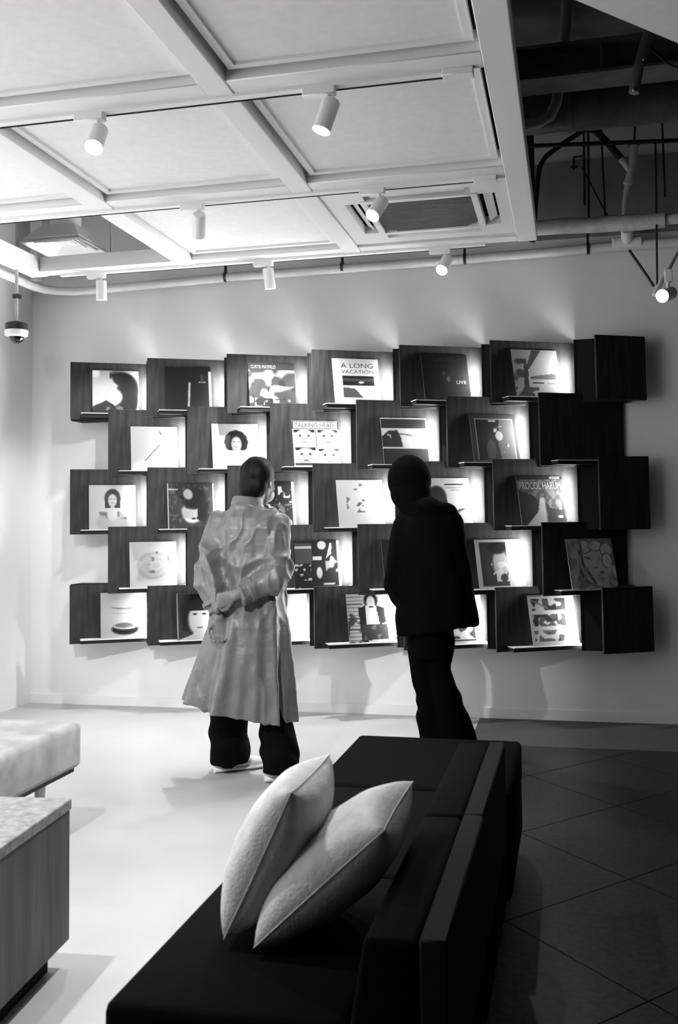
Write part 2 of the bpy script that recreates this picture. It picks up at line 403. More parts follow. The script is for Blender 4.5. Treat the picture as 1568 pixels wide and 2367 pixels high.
def art(key):
    W, D = WHT, DRK
    if key == 'profile':
        a = cv(W); ell(a, 0.56, 0.52, 0.42, 0.46, D * 2); ell(a, 0.40, 0.46, 0.30, 0.36, W); rect(a, 0, 0.36, 0.3, 1, W)
        ell(a, 0.82, 0.30, 0.16, 0.32, D * 2); ell(a, 0.45, 0.10, 0.42, 0.16, D * 2); ell(a, 0.50, 0.42, 0.22, 0.26, W * 0.95); ell(a, 0.74, 0.46, 0.24, 0.42, D, -0.25); ell(a, 0.66, 0.80, 0.22, 0.16, D); ell(a, 0.44, 0.38, 0.20, 0.20, W * 0.95); poly(a, [(0, 0), (0, 0.14), (0.3, 0.3), (0.5, 0.16), (0.9, 0.2), (0.95, 0)], D); blotch(a, 14, 0.7, 0.1, 1, 0, 1, 0, 0.2)
    elif key == 'stroke':
        a = cv(D); line(a, 0.50, 0.08, 0.53, 0.62, 0.022, W); rect(a, 0.95, 1, 0, 0.9, W * 0.7); blotch(a, 14, 0.88, W * 0.6, 3, 0, 0.6, 0, 0.3); rect(a, 0.72, 0.88, 0.64, 0.66, W * 0.6); line(a, 0.80, 0.66, 0.80, 0.82, 0.02, 0.03); blotch(a, 12, 0.9, W * 0.6, 5, 0, 0.7, 0.85, 1)
    elif key == 'collage':
        a = cv(0.02); blotch(a, 7, 0.45, W, 11, 0, 1, 0.08, 0.84, 0.2); blotch(a, 12, 0.7, D, 12, 0, 1, 0, 0.8); rect(a, 0.08, 0.5, 0.02, 0.20, D); blotch(a, 16, 0.72, W, 13, 0.05, 0.5, 0.0, 0.2)
    elif key == 'beach':
        a = cv(W); rect(a, 0.19, 0.88, 0.13, 0.62, W); rect(a, 0.19, 0.88, 0.40, 0.62, D * 2); rect(a, 0.19, 0.88, 0.50, 0.55, 0.03); poly(a, [(0.19, 0.13), (0.19, 0.36), (0.45, 0.33), (0.62, 0.13)], 0.05); ell(a, 0.60, 0.47, 0.06, 0.02, W)
    elif key == 'darklive':
        a = cv(0.010); ell(a, 0.45, 0.62, 0.24, 0.14, 0.016); ell(a, 0.45, 0.62, 0.20, 0.10, 0.009); ell(a, 0.46, 0.58, 0.04, 0.05, 0.05); ell(a, 0.55, 0.46, 0.04, 0.06, 0.09); ell(a, 0.24, 0.15, 0.1, 0.14, 0.02); blotch(a, 12, 0.85, 0.05, 22, 0.5, 1, 0, 0.3)
    elif key == 'tree':
        a = cv(W); blotch(a, 8, 0.35, 0.07, 31, 0, 0.30, 0, 0.8, 0.3); poly(a, [(0.30, 0.65), (0.45, 1.0), (0.66, 1.0), (0.34, 0.58)], 0.07); poly(a, [(0.18, 0.1), (0.24, 0.7), (0.34, 0.7), (0.28, 0.1)], 0.05)
        poly(a, [(0.35, 0.36), (0.35, 0.42), (0.60, 0.46), (0.92, 0.50), (0.92, 0.36)], 0.11); rect(a, 0.38, 0.64, 0.28, 0.305, 0.03); rect(a, 0.70, 0.92, 0.27, 0.295, 0.12); blotch(a, 11, 0.5, 0.06, 33, 0, 0.5, 0, 0.2)
    elif key == 'plain':
        a = cv(W); line(a, 0.30, 0.22, 0.62, 0.58, 0.008, 0.05); line(a, 0.62, 0.88, 0.66, 0.82, 0.012, 0.02)
    elif key == 'curly':
        a = cv(W * 0.9); ell(a, 0.5, 0.16, 0.34, 0.14, W * 0.8); head(a, 0.52, 0.60, 0.20, D * 2, W, True); ell(a, 0.5, 0.10, 0.40, 0.08, W); line(a, 0.1, 0.12, 0.4, 0.07, 0.02, W * 1.1)
    elif key == 'four':
        a = cv(W); rect(a, 0, 1, 0.82, 0.985, D * 2); rect(a, 0.02, 0.98, 0.84, 0.97, W * 0.95)
        for (cx, cy, s) in ((0.25, 0.62, 0), (0.76, 0.62, 1), (0.26, 0.22, 1), (0.76, 0.20, 0)):
            rect(a, cx - 0.22, cx + 0.22, cy + 0.13, cy + 0.19, D * 3); ell(a, cx, cy, 0.21, 0.19, W * (1 - 0.15 * s), 0, 0.06)
            for q in (-1, 1): ell(a, cx + q * 0.09, cy + 0.05, 0.03, 0.022, 0.03)
            line(a, cx - 0.04, cy - 0.09, cx + 0.04, cy - 0.09, 0.01, 0.07)
        rect(a, 0.485, 0.515, 0.40, 0.80, 0.03); rect(a, 0.03, 0.5, 0.03, 0.07, 0.03)
    elif key == 'shore':
        a = cv(W); rect(a, 0, 0.97, 0.78, 0.97, 0.02); rect(a, 0, 1, 0, 0.34, 0.016); blotch(a, 9, 0.7, 0.06, 41, 0, 1, 0, 0.3); poly(a, [(0, 0.36), (0, 0.6), (0.15, 0.72), (0.34, 0.74), (0.40, 0.62), (0.44, 0.36)], 0.018); blotch(a, 16, 0.75, 0.2, 42, 0.05, 0.3, 0.5, 0.7); line(a, 0.36, 0.66, 0.64, 0.62, 0.012, 0.03); rect(a, 0.97, 1, 0, 1, W)
    elif key == 'framed':
        a = cv(0.04); rect(a, 0.10, 0.93, 0.05, 0.91, W * 0.8); rect(a, 0.11, 0.92, 0.06, 0.90, 0.012); poly(a, [(0.60, 0.06), (0.56, 0.5), (0.64, 0.9), (0.92, 0.9), (0.92, 0.06)], 0.10); ell(a, 0.60, 0.55, 0.08, 0.10, W); blotch(a, 9, 0.55, W, 44, 0.5, 0.9, 0.2, 0.75); ell(a, 0.40, 0.25, 0.10, 0.22, 0.05); rect(a, 0.40, 0.56, 0.855, 0.875, W)
    elif key == 'whiteportrait':
        a = cv(W); ell(a, 0.5, 0.16, 0.34, 0.26, W * 0.75); head(a, 0.50, 0.70, 0.17, 0.03, W); blotch(a, 8, 0.65, W * 0.6, 51, 0.2, 0.8, 0.0, 0.4); ell(a, 0.5, 0.35, 0.1, 0.16, W)
    elif key == 'darkface':
        a = cv(0.018); blotch(a, 20, 0.6, 0.05, 61); ell(a, 0.52, 0.36, 0.22, 0.24, W); ell(a, 0.56, 0.66, 0.28, 0.24, D); ell(a, 0.44, 0.76, 0.10, 0.12, W * 0.7, 0.4); poly(a, [(0.62, 0.2), (0.66, 0.6), (0.9, 0.6), (0.8, 0.12)], D); ell(a, 0.44, 0.46, 0.06, 0.02, 0.02); ell(a, 0.55, 0.22, 0.06, 0.02, 0.03); rect(a, 0.97, 1, 0, 1, W * 0.8); rect(a, 0, 0.025, 0, 1, W * 0.7); rect(a, 0.02, 0.22, 0.85, 0.88, W * 0.7)
    elif key == 'speckled':
        a = cv(0.012); blotch(a, 18, 0.68, W, 71, 0, 0.93, 0.35, 0.9); blotch(a, 12, 0.7, 0.1, 72, 0, 0.93, 0.1, 0.5); ell(a, 0.82, 0.10, 0.10, 0.09, W); rect(a, 0.94, 1, 0, 1, W)
    elif key == 'botanic':
        a = cv(W); blotch(a, 10, 0.66, W * 0.55, 81, 0.2, 0.75, 0.3, 1.0); blotch(a, 22, 0.6, 0.07, 82, 0.40, 0.62, 0.30, 0.58); blotch(a, 16, 0.75, 0.06, 83, 0.25, 0.8, 0.9, 1.0); rect(a, 0.72, 0.78, 0.19, 0.20, 0.08); rect(a, 0.86, 0.9, 0.19, 0.20, 0.08)
    elif key == 'cap':
        a = cv(W); ell(a, 0.28, 0.62, 0.20, 0.22, 0.016); poly(a, [(0.10, 0.6), (0.14, 0.34), (0.50, 0.34), (0.48, 0.62)], 0.02); ell(a, 0.36, 0.46, 0.06, 0.03, W * 0.8); poly(a, [(0.58, 0.30), (0.64, 0.24), (0.88, 0.36), (0.76, 0.36)], 0.08)
        rect(a, 0.46, 0.86, 0.855, 0.875, 0.02); rect(a, 0.47, 0.86, 0.79, 0.80, 0.1); rect(a, 0.58, 0.78, 0.74, 0.75, 0.11); rect(a, 0.60, 0.76, 0.69, 0.70, 0.12)
    elif key == 'gown':
        a = cv(0.06); blotch(a, 16, 0.5, 0.14, 91); rect(a, 0, 1, 0.93, 1.0, 0.02); poly(a, [(0.0, 0.0), (0.02, 0.7), (0.30, 0.62), (0.44, 0.5), (0.36, 0.2), (0.12, 0.0)], 0.014); poly(a, [(0.12, 0.0), (0.40, 0.28), (0.46, 0.56), (0.55, 0.56), (0.56, 0.0)], W); poly(a, [(0.58, 0.0), (0.58, 0.5), (0.66, 0.35), (0.92, 0.3), (0.94, 0.48), (0.98, 0.0)], 0.016); poly(a, [(0.66, 0.0), (0.74, 0.06), (0.95, 0.04), (0.95, 0.0)], W); ell(a, 0.86, 0.17, 0.06, 0.03, W); rect(a, 0.72, 0.95, 0.945, 0.985, W * 0.9); rect(a, 0.76, 0.90, 0.955, 0.972, 0.02)
    elif key == 'sketch':
        a = cv(W)
        for k in range(5): ell(a, 0.5 + 0.02 * k, 0.48, 0.36 - 0.07 * k, 0.30 - 0.06 * k, W * (0.72 + 0.12 * (k % 2)), 0.2, 0.05)
        blotch(a, 12, 0.72, W * 0.5, 101, 0.3, 0.85, 0.3, 0.8); rect(a, 0.0, 1, 0.985, 1, W)
    elif key == 'city':
        a = cv(0.012); rect(a, 0.04, 0.40, 0.52, 0.95, 0.05); rect(a, 0.04, 0.40, 0.84, 0.88, W); rect(a, 0.42, 0.60, 0.58, 0.66, W); ell(a, 0.62, 0.90, 0.09, 0.09, W); poly(a, [(0.70, 0.62), (0.80, 0.95), (0.84, 0.95), (0.82, 0.72)], W * 0.8)
        for k in range(4): blotch(a, 18, 0.45, W, 111 + k, 0.03, 0.36, 0.16 + 0.1 * k, 0.21 + 0.1 * k)
        blotch(a, 11, 0.62, W * 0.7, 121, 0.68, 0.94, 0.22, 0.7); ell(a, 0.54, 0.32, 0.06, 0.12, W); blotch(a, 10, 0.55, W, 122, 0, 1, 0.0, 0.1); rect(a, 0.95, 1, 0, 1, W)
    elif key == 'glossdark':
        a = cv(0.012); blotch(a, 8, 0.7, 0.04, 131)
    elif key == 'inset':
        a = cv(W); rect(a, 0.08, 0.66, 0.05, 0.95, 0.02); ell(a, 0.52, 0.50, 0.18, 0.30, 0.15); blotch(a, 10, 0.5, W, 141, 0.30, 0.66, 0.15, 0.7); ell(a, 0.46, 0.82, 0.2, 0.12, D); ell(a, 0.56, 0.22, 0.08, 0.08, 0.015); blotch(a, 14, 0.75, W * 0.75, 142, 0.7, 1, 0.2, 0.9); blotch(a, 10, 0.6, 0.02, 143, 0.08, 0.4, 0.05, 0.4)
    elif key == 'marbled':
        a = cv(0.055); blotch(a, 9, 0.45, 0.11, 151, soft=0.3)
        ell(a, 0.55, 0.50, 0.36, 0.46, 0.02, 0.15, 0.05); ell(a, 0.58, 0.50, 0.33, 0.44, 0.13, 0.15, 0.05)
        for (cx, cy, rx, ry) in ((0.38, 0.84, 0.13, 0.12), (0.62, 0.86, 0.14, 0.10), (0.85, 0.76, 0.12, 0.14), (0.84, 0.56, 0.10, 0.14)):
            ell(a, cx, cy, rx + 0.02, ry + 0.02, 0.018, 0, 0.05); ell(a, cx, cy, rx, ry, 0.15, 0, 0.05)
        line(a, 0.30, 0.95, 0.30, 0.5, 0.03, 0.03); line(a, 0.30, 0.5, 0.52, 0.12, 0.03, 0.03); line(a, 0.22, 0.9, 0.2, 0.4, 0.03, 0.10); blotch(a, 14, 0.55, 0.07, 153, 0, 1, 0, 1, 0.4); line(a, 0.36, 0.63, 0.46, 0.61, 0.018, 0.02); line(a, 0.55, 0.42, 0.60, 0.43, 0.015, 0.02); blotch(a, 7, 0.6, 0.17, 152, 0, 1, 0, 0.5, 0.3); blotch(a, 12, 0.7, 0.015, 154, 0.6, 1, 0, 0.4)
    elif key == 'bowl':
        a = cv(W); ell(a, 0.52, 0.20, 0.29, 0.13, D * 2); ell(a, 0.52, 0.26, 0.26, 0.07, W * 0.9); ell(a, 0.50, 0.28, 0.20, 0.05, W * 0.5); ell(a, 0.52, 0.68, 0.30, 0.06, W * 0.65); ell(a, 0.52, 0.71, 0.29, 0.05, W); ell(a, 0.5, 0.56, 0.26, 0.04, W * 0.75); ell(a, 0.5, 0.585, 0.25, 0.035, W)
    elif key == 'fringe':
        a = cv(0.025); ell(a, 0.42, 0.60, 0.34, 0.50, D); rect(a, 0.10, 0.74, 0.2, 0.55, D); ell(a, 0.48, 0.42, 0.24, 0.34, W); poly(a, [(0.2, 0.98), (0.2, 0.62), (0.8, 0.62), (0.8, 0.98)], D); poly(a, [(0.0, 0.0), (0.34, 0.12), (0.36, 0.3), (0.6, 0.3), (0.64, 0.12), (1, 0)], W); ell(a, 0.38, 0.55, 0.05, 0.022, 0.02); ell(a, 0.58, 0.55, 0.05, 0.022, 0.02); ell(a, 0.48, 0.26, 0.07, 0.02, 0.09); rect(a, 0, 0.02, 0, 1, W * 0.7); rect(a, 0, 1, 0.985, 1, W * 0.6)
    elif key == 'halfdark':
        a = cv(W); poly(a, [(0, 0), (0, 1), (0.40, 1), (0.55, 0.55), (0.5, 0.0)], 0.02); blotch(a, 9, 0.6, W, 161, 0, 0.45, 0, 0.6)
    elif key == 'jacket':
        a = cv(W * 0.9)
        for k in range(13): rect(a, 0.0, 0.34, 0.04 + 0.074 * k, 0.06 + 0.074 * k, 0.04 + 0.03 * (k % 3))
        blotch(a, 12, 0.6, 0.05, 171, 0.0, 0.30, 0.0, 0.6); ell(a, 0.52, 0.86, 0.15, 0.16, D * 2); ell(a, 0.52, 0.82, 0.09, 0.13, W)
        poly(a, [(0.24, 0.70), (0.40, 0.76), (0.42, 0.0), (0.28, 0.02)], D * 2); poly(a, [(0.62, 0.76), (0.80, 0.70), (0.82, 0.40), (0.66, 0.36)], D * 2); poly(a, [(0.40, 0.76), (0.62, 0.76), (0.68, 0.36), (0.40, 0.34)], W); poly(a, [(0.28, 0.36), (0.84, 0.36), (0.86, 0.06), (0.30, 0.04)], 0.02)
        blotch(a, 14, 0.7, 0.08, 172, 0.3, 0.85, 0.05, 0.35); rect(a, 0.47, 0.57, 0.715, 0.74, D)
    elif key == 'mottled':
        a = cv(W); blotch(a, 10, 0.5, 0.03, 181, 0, 0.8, 0.10, 0.55); rect(a, 0, 0.82, 0.06, 0.09, 0.02); blotch(a, 9, 0.6, 0.1, 182, 0.4, 0.8, 0.5, 1)
    elif key == 'strips':
        a = cv(W)
        for k, (s, vl) in enumerate(((191, 0.02), (192, 0.025), (193, 0.05))):
            y0 = 0.70 - 0.31 * k; rect(a, 0.05, 0.80 - 0.03 * k, y0, y0 + 0.23, vl + 0.03); blotch(a, 11, 0.5, W, s, 0.05, 0.82, y0, y0 + 0.23); blotch(a, 8, 0.6, D, s + 9, 0.05, 0.6, y0, y0 + 0.23)
        line(a, 0.08, 0.90, 0.40, 0.74, 0.015, 0.12); rect(a, 0, 0.3, 0.97, 0.99, 0.03)
    if key == 'marbled': a = a * 4.0  # print lightened to stand for the spotlight falling on this sleeve
    else: a = np.where(a < 0.15, a * 0.55, a)
    return np.clip(a, 0.003, 0.9)

S_REC, LEAN = 0.315, math.radians(14)
def record(r, xi, s0, key, label):
    a = art(key); b0 = np.array([xi, 0, LEDZ[r] + 0.0005]) + bp(s0, 0.084)
    g = N + 1; vs = [(S_REC * u, 0.0, S_REC * v) for v in np.arange(g) / N for u in np.arange(g) / N]
    fs = [(j * g + i, j * g + i + 1, (j + 1) * g + i + 1, (j + 1) * g + i) for j in range(N) for i in range(N)]
    n0 = len(vs); vs += [(0, 0.005, 0), (S_REC, 0.005, 0), (S_REC, 0.005, S_REC), (0, 0.005, S_REC)]
    c = [0, N, N * g + N, N * g]; k = n0
    fs += [(k, k + 3, k + 2, k + 1), (c[1], c[0], k, k + 1), (c[2], c[1], k + 1, k + 2), (c[3], c[2], k + 2, k + 3), (c[0], c[3], k + 3, k)]
    me = bpy.data.meshes.new('record_sleeve'); me.from_pydata(vs, [], fs)
    at = me.color_attributes.new('print', 'FLOAT_COLOR', 'POINT')
    vals = np.concatenate([a.ravel(), np.full(4, WHT)]); at.data.foreach_set('color', np.stack([vals, vals, vals, np.ones_like(vals)], 1).ravel().astype(np.float32))
    o = put('record_sleeve', me, 'print'); o.location = tuple(b0); o.rotation_euler = (-LEAN, 0, TH)
    return tag(o, label, 'record', 'record sleeves on the display wall')
def lettering(rec, txt, x0, x1, z0, z1, m):
    c = bpy.data.curves.new('txt', 'FONT'); c.body = txt; c.size = 1; c.extrude = 0.0; c.resolution_u = 3
    t = bpy.data.objects.new('txt', c); COL.objects.link(t); dg = bpy.context.evaluated_depsgraph_get(); dg.update()
    me = bpy.data.meshes.new_from_object(t.evaluated_get(dg)); bpy.data.objects.remove(t)
    co = np.array([v.co[:] for v in me.vertices]); lo, hi = co.min(0), co.max(0)
    for v in me.vertices:
        v.co = (S_REC * (x0 + (v.co.x - lo[0]) / (hi[0] - lo[0]) * (x1 - x0)), -0.0006, S_REC * (z0 + (v.co.y - lo[1]) / (hi[1] - lo[1]) * (z1 - z0)))
    me.name = 'lettering'
    return put('lettering', me, m, rec)

# row, unit, offset along the board, artwork, sleeve label, short phrase for the shelf
RECS = [
 (0, 0, .147, 'profile', 'white record sleeve with a dark sweep of long hair, top row far left', 'the sleeve with long dark hair'),
 (0, 1, .113, 'stroke', 'black record sleeve with one thin white upright stroke', 'the black sleeve with a white upright stroke'),
 (0, 2, .138, 'collage', 'record sleeve of pale figures on black under a small white capital title', 'the black and white collage sleeve'),
 (0, 3, .133, 'beach', 'white record sleeve with two lines of spaced capitals over a dark seaside picture', 'the white sleeve with spaced capitals'),
 (0, 4, .138, 'darklive', 'near black record sleeve with faint letters and a small boxed word', 'the near black sleeve with faint letters'),
 (0, 5, .133, 'tree', 'pale record sleeve with a slanting tree trunk, top row far right', 'the pale sleeve with a slanting trunk'),
 (1, 0, .149, 'plain', 'plain white record sleeve with one thin diagonal mark', 'the plain white sleeve with a diagonal mark'),
 (1, 1, .161, 'curly', 'pale record sleeve with one head of dark curly hair', 'the sleeve with a curly head'),
 (1, 2, .142, 'four', 'white record sleeve with four faces in a grid under a banner title', 'the sleeve with four faces'),
 (1, 3, .157, 'shore', 'record sleeve with dark bands above and below a bright shore', 'the sleeve with two dark bands'),
 (1, 4, .145, 'framed', 'dark record sleeve with a thin light frame line, second row', 'the dark sleeve with a thin frame line'),
 (2, 0, .126, 'whiteportrait', 'white record sleeve with a dark haired portrait in white clothes', 'the white portrait sleeve'),
 (2, 1, .129, 'darkface', 'dark record sleeve with a large lit face looking aside', 'the dark sleeve with a lit face'),
 (2, 2, .130, 'speckled', 'dark speckled record sleeve half hidden by the head above the grey coat', 'the dark speckled sleeve'),
 (2, 3, .150, 'botanic', 'white record sleeve with faint grey plant sketch, beside the black hood', 'the white sleeve with a plant sketch'),
 (2, 4, .135, 'cap', 'white record sleeve with a dark capped head, behind the black jacket shoulder', 'the white sleeve with a capped head'),
 (2, 5, .148, 'gown', 'grey record sleeve with block title and a white gown shape', 'the sleeve with a white gown shape'),
 (3, 0, .141, 'sketch', 'white record sleeve with very pale swirling sketch', 'the white sleeve with pale swirls'),
 (3, 2, .138, 'city', 'dark record sleeve with crowded shop lights like a night street', 'the night street sleeve'),
 (3, 3, .150, 'glossdark', 'dark glossy record sleeve almost wholly hidden behind the black jacket', 'the hidden dark glossy sleeve'),
 (3, 4, .163, 'inset', 'white edged record sleeve with dark inset picture of a face on its left', 'the white edged sleeve with dark inset'),
 (3, 5, .150, 'marbled', 'grey marbled record sleeve with a carved oval face, far right of its row', 'the grey marbled sleeve'),
 (4, 0, .205, 'bowl', 'white record sleeve with a dark oval bowl shape, bottom row far left', 'the white sleeve with a dark oval bowl'),
 (4, 1, .190, 'fringe', 'dark record sleeve with a pale face under a black fringe', 'the sleeve with a black fringe'),
 (4, 2, .210, 'halfdark', 'record sleeve half white half dark, just right of the grey coat', 'the half white sleeve'),
 (4, 3, .208, 'jacket', 'record sleeve with a figure in dark jacket and white shirt before brick courses', 'the sleeve with a dark jacket'),
 (4, 4, .200, 'mottled', 'white record sleeve mottled dark along its foot, behind the jacket hem', 'the sleeve mottled dark at its foot'),
 (4, 5, .206, 'strips', 'white record sleeve with three stacked picture strips', 'the sleeve with three picture strips'),
]
phrase = {(r, u): p for r, u, _, _, _, p in RECS}
EMPTY = {(0, 6): 'narrow dark wood end board closing the top row, without a sleeve',
         (1, 5): 'empty dark wood display board with a bare ledge, second row far right',
         (2, 6): 'narrow dark wood end board closing the middle row, without a sleeve',
         (3, 1): 'dark wood display board hidden behind the waist of the grey coat',
         (4, 6): 'narrow dark wood end board closing the bottom row, without a sleeve'}
shelf_xy = {}
for r in range(5):
    xs = X13 if r % 2 == 0 else X24
    for u, x in enumerate(xs):
        half = u == 6
        lab = EMPTY.get((r, u)) or 'slanted dark wood display board holding ' + phrase[(r, u)]
        t = thing('display_board', lab, 'display board', (x, 0, ROWS[r][0]), 'slanted boards of the record display')
        for nm, me in shelf_meshes(r, half).items():
            if nm == 'light_strip' and u == 0: continue
            put(nm, me, {'board': 'board', 'ledge': 'ledge', 'bracket': 'housing', 'housing': 'housing', 'light_strip': 'led'}[nm], t)
for r, u, s0, key, lab, ph in RECS:
    o = record(r, (X13 if r % 2 == 0 else X24)[u], s0, key, lab)
    if key == 'beach':
        lettering(o, 'A LONG', .18, .88, .79, .895, 'ink'); lettering(o, 'VACATION', .18, .88, .665, .745, 'ink')
    elif key == 'collage': lettering(o, 'CURTIS MAYFIELD', .06, .60, .87, .945, 'paper')
    elif key == 'darklive': lettering(o, 'DONNY', .38, .72, .90, .945, 'faint'); lettering(o, 'HATHAWAY', .26, .76, .83, .89, 'faint'); lettering(o, 'LIVE', .72, .93, .36, .43, 'paper')
    elif key == 'four': lettering(o, 'TALKING HEADS', .05, .96, .855, .955, 'ink')
    elif key == 'gown': lettering(o, 'PROCOL HARUM', .05, .95, .73, .88, 'paper')

# ================================================================== track spots
def unit(v): v = V3(v); return v / np.linalg.norm(v)
def spot_lamp(label, top, aim, power, lens_on=True, size=70, body=0.13, drop=0.055):
    top = V3(top); d = unit(V3(aim) - top + V3((0, 0, drop)))
    t = thing('track_spotlight', label, 'spotlight', top, 'white spotlights on the ceiling tracks')
    ad = B().box(top[0] - 0.062, top[0] + 0.062, top[1] - 0.019, top[1] + 0.019, top[2] - 0.030, top[2]); ad.obj('adapter', 'white', t, bevel=0.003, seg=1)
    piv = top + V3((0.035, 0, -0.03 - drop))
    B().tube([top + V3((0.035, 0, -0.028)), piv], 0.008, 10).obj('stem', 'white', t)
    p0, p1 = piv - d * body * 0.30, piv + d * body * 0.70
    bo = B().tube([p0, p0 + d * 0.006, p1 - d * 0.004, p1, p1 - d * 0.004, p1 - d * 0.02], [0.030, 0.034, 0.034, 0.034, 0.029, 0.029], 28).obj('body', 'white', t)
    B().tube([p1 - d * 0.016, p1 - d * 0.010], 0.0285, 24).obj('lens', 'lens', bo, world_loc(t))
    l = bpy.data.lights.new('spot', 'SPOT'); l.energy = power * SPOT_W; l.spot_size = math.radians(size); l.spot_blend = 0.7; l.shadow_soft_size = 0.028
    lo = bpy.data.objects.new('spot_beam', l); COL.objects.link(lo); lo.parent = t
    q = p1 + d * 0.01 - top; lo.location = tuple(q); lo.rotation_euler = Vector(tuple(d)).to_track_quat('-Z', 'Y').to_euler()
    return t
def bar_top(px, py): return at_z(px, py, ZR)
TRK = ZR - 0.008
def tk(x, k): return (x, BY[k][1] - 0.012, TRK)
for k, (x0, x1) in ((2, (-3.2, -0.30)), (1, (-3.2, -0.30)), (0, (-3.2, -0.45)), (3, (-3.2, -0.3)), (4, (-3.2, -0.3))):
    y = BY[k][1] - 0.012
    tr = B().box(x0, x1, y - 0.018, y + 0.018, TRK - 0.002, TRK + 0.012)
    o = tr.obj('lighting_track', 'frame', None, ((x0 + x1) / 2, y, TRK), smooth=0)
    tag(o, ['slim white lighting track nearest the display wall', 'slim white lighting track along the middle ceiling bar', 'slim white lighting track on the bar with the nearest lit spots',
            'slim lighting track above the sofa', 'slim lighting track above the camera'][k], 'lighting track')
    if k in (1, 2): B().box(x1 - 0.11, x1, y - 0.020, y + 0.036, TRK - 0.012, TRK + 0.012).obj('feed_box', 'white', o, bevel=0.002, seg=1)
    B().box(x0, x1, y + 0.018, y + 0.034, TRK - 0.002, TRK + 0.012).obj('slot', 'joint', o, smooth=0)
spot_lamp('lit round spotlight at the upper left, facing the viewer', tk(-1.80, 2), (-1.5, -4.9, 0.2), 45, size=80)
spot_lamp('lit spotlight tilted down to the left, on the nearest track right of centre', tk(-0.87, 2), (-1.75, -3.5, 0.0), 140, size=75)
spot_lamp('lit spotlight in front of the air conditioner grille', tk(-0.90, 1), (-1.9, -3.9, 0.3), 50, size=80)
spot_lamp('unlit looking spotlight on the middle track, turned to the wall', tk(-1.83, 1), (-2.6, 0.0, 0.9), 55, size=85)
spot_lamp('washed out spotlight over the left end of the display', tk(-2.95, 0), (-3.1, -0.25, 0.0), 45, size=95)
spot_lamp('washed out spotlight over the middle of the display', tk(-1.82, 0), (-1.6, -0.15, 0.0), 145, size=110)
spot_lamp('lit spotlight on the far track below the air conditioner', tk(-0.72, 0), (-1.5, -3.2, 0.2), 40, size=80)
spot_lamp('added unseen spotlight above the sofa aimed at the left part of the wall', tk(-2.6, 3), (-3.0, 0.0, 1.2), 35, size=60)  # added out of view, like those below, to brighten wall and floor
spot_lamp('added unseen spotlight above the sofa aimed at the left floor', tk(-2.0, 3), (-1.5, -3.7, 0.2), 130, size=75)
spot_lamp('added unseen spotlight above the camera aimed at the pale floor', tk(-2.2, 4), (-1.7, -4.6, 0.0), 25, size=80)
spot_lamp('added unseen spotlight above the camera aimed at the display wall', tk(-1.4, 4), (-1.95, 0.0, 0.60), 270, size=40)

# ================================================================== air conditioner cassette
ax, ay = -0.715, -1.315
ac = thing('air_conditioner', 'white ceiling cassette air conditioner with dark square grille', 'air conditioner', (ax, ay, ZR))
h = 0.475
pan = B()
OUT = 0.43
pan.box(ax - h, ax + h, ay - h, ay - 0.385, ZR + 0.012, ZR + 0.06); pan.box(ax - h, ax + h, ay + 0.385, ay + h, ZR + 0.012, ZR + 0.06)
pan.box(ax - h, ax - 0.385, ay - 0.385, ay + 0.385, ZR + 0.012, ZR + 0.06); pan.box(ax + 0.385, ax + h, ay - 0.385, ay + 0.385, ZR + 0.012, ZR + 0.06)
for sx in (-1, 1):
    for sy in (-1, 1):
        pan.box(ax + sx * 0.385 if sx < 0 else ax + 0.27, ax - 0.27 if sx < 0 else ax + 0.385, ay - 0.385 if sy < 0 else ay + 0.27, ay - 0.27 if sy < 0 else ay + 0.385, ZR + 0.012, ZR + 0.06)
pan.obj('panel', 'white', ac, smooth=0)
inner = B()
for (x0, x1, y0, y1) in ((-0.30, 0.30, -0.30, -0.265), (-0.30, 0.30, 0.265, 0.30), (-0.30, -0.265, -0.265, 0.265), (0.265, 0.30, -0.265, 0.265)):
    inner.box(ax + x0, ax + x1, ay + y0, ay + y1, ZR + 0.004, ZR + 0.05)
inner.obj('grille_frame', 'white', ac, bevel=0.003, seg=1)
B().box(ax - h, ax + h, ay - h, ay + h, ZR + 0.075, ZR + 0.30).obj('casing', 'joint', ac, smooth=0)
gr = B()
for k in range(25):
    y = ay - 0.262 + 0.524 * k / 24; w = 0.262 - max(0, abs(y - ay) - 0.20)
    gr.box(ax - w, ax + w, y - 0.0040, y + 0.0040, ZR + 0.012, ZR + 0.026)
for k in range(5):
    x = ax - 0.2 + 0.1 * k; gr.box(x - 0.003, x + 0.003, ay - 0.262, ay + 0.262, ZR + 0.018, ZR + 0.026)
tag(gr.obj('grille', 'grille', ac, smooth=0), 'dark fine slatted intake grille', None, None, 'stuff')
for k in range(4):
    an = k * math.pi / 2; c, s = round(math.cos(an)), round(math.sin(an)); q = B()
    pts = [(-0.24, 0.325), (0.24, 0.325), (0.24, 0.365), (-0.24, 0.365)]
    v = [(ax + c * x - s * y, ay + s * x + c * y) for x, y in pts]
    z0 = [ZR + 0.020, ZR + 0.020, ZR + 0.050, ZR + 0.050]
    q.add([(p[0], p[1], z) for p, z in zip(v, z0)] + [(p[0], p[1], z + 0.006) for p, z in zip(v, z0)], [(0, 1, 2, 3), (7, 6, 5, 4), (0, 4, 5, 1), (1, 5, 6, 2), (2, 6, 7, 3), (3, 7, 4, 0)])
    q.obj('louvre', 'white', ac, smooth=0)

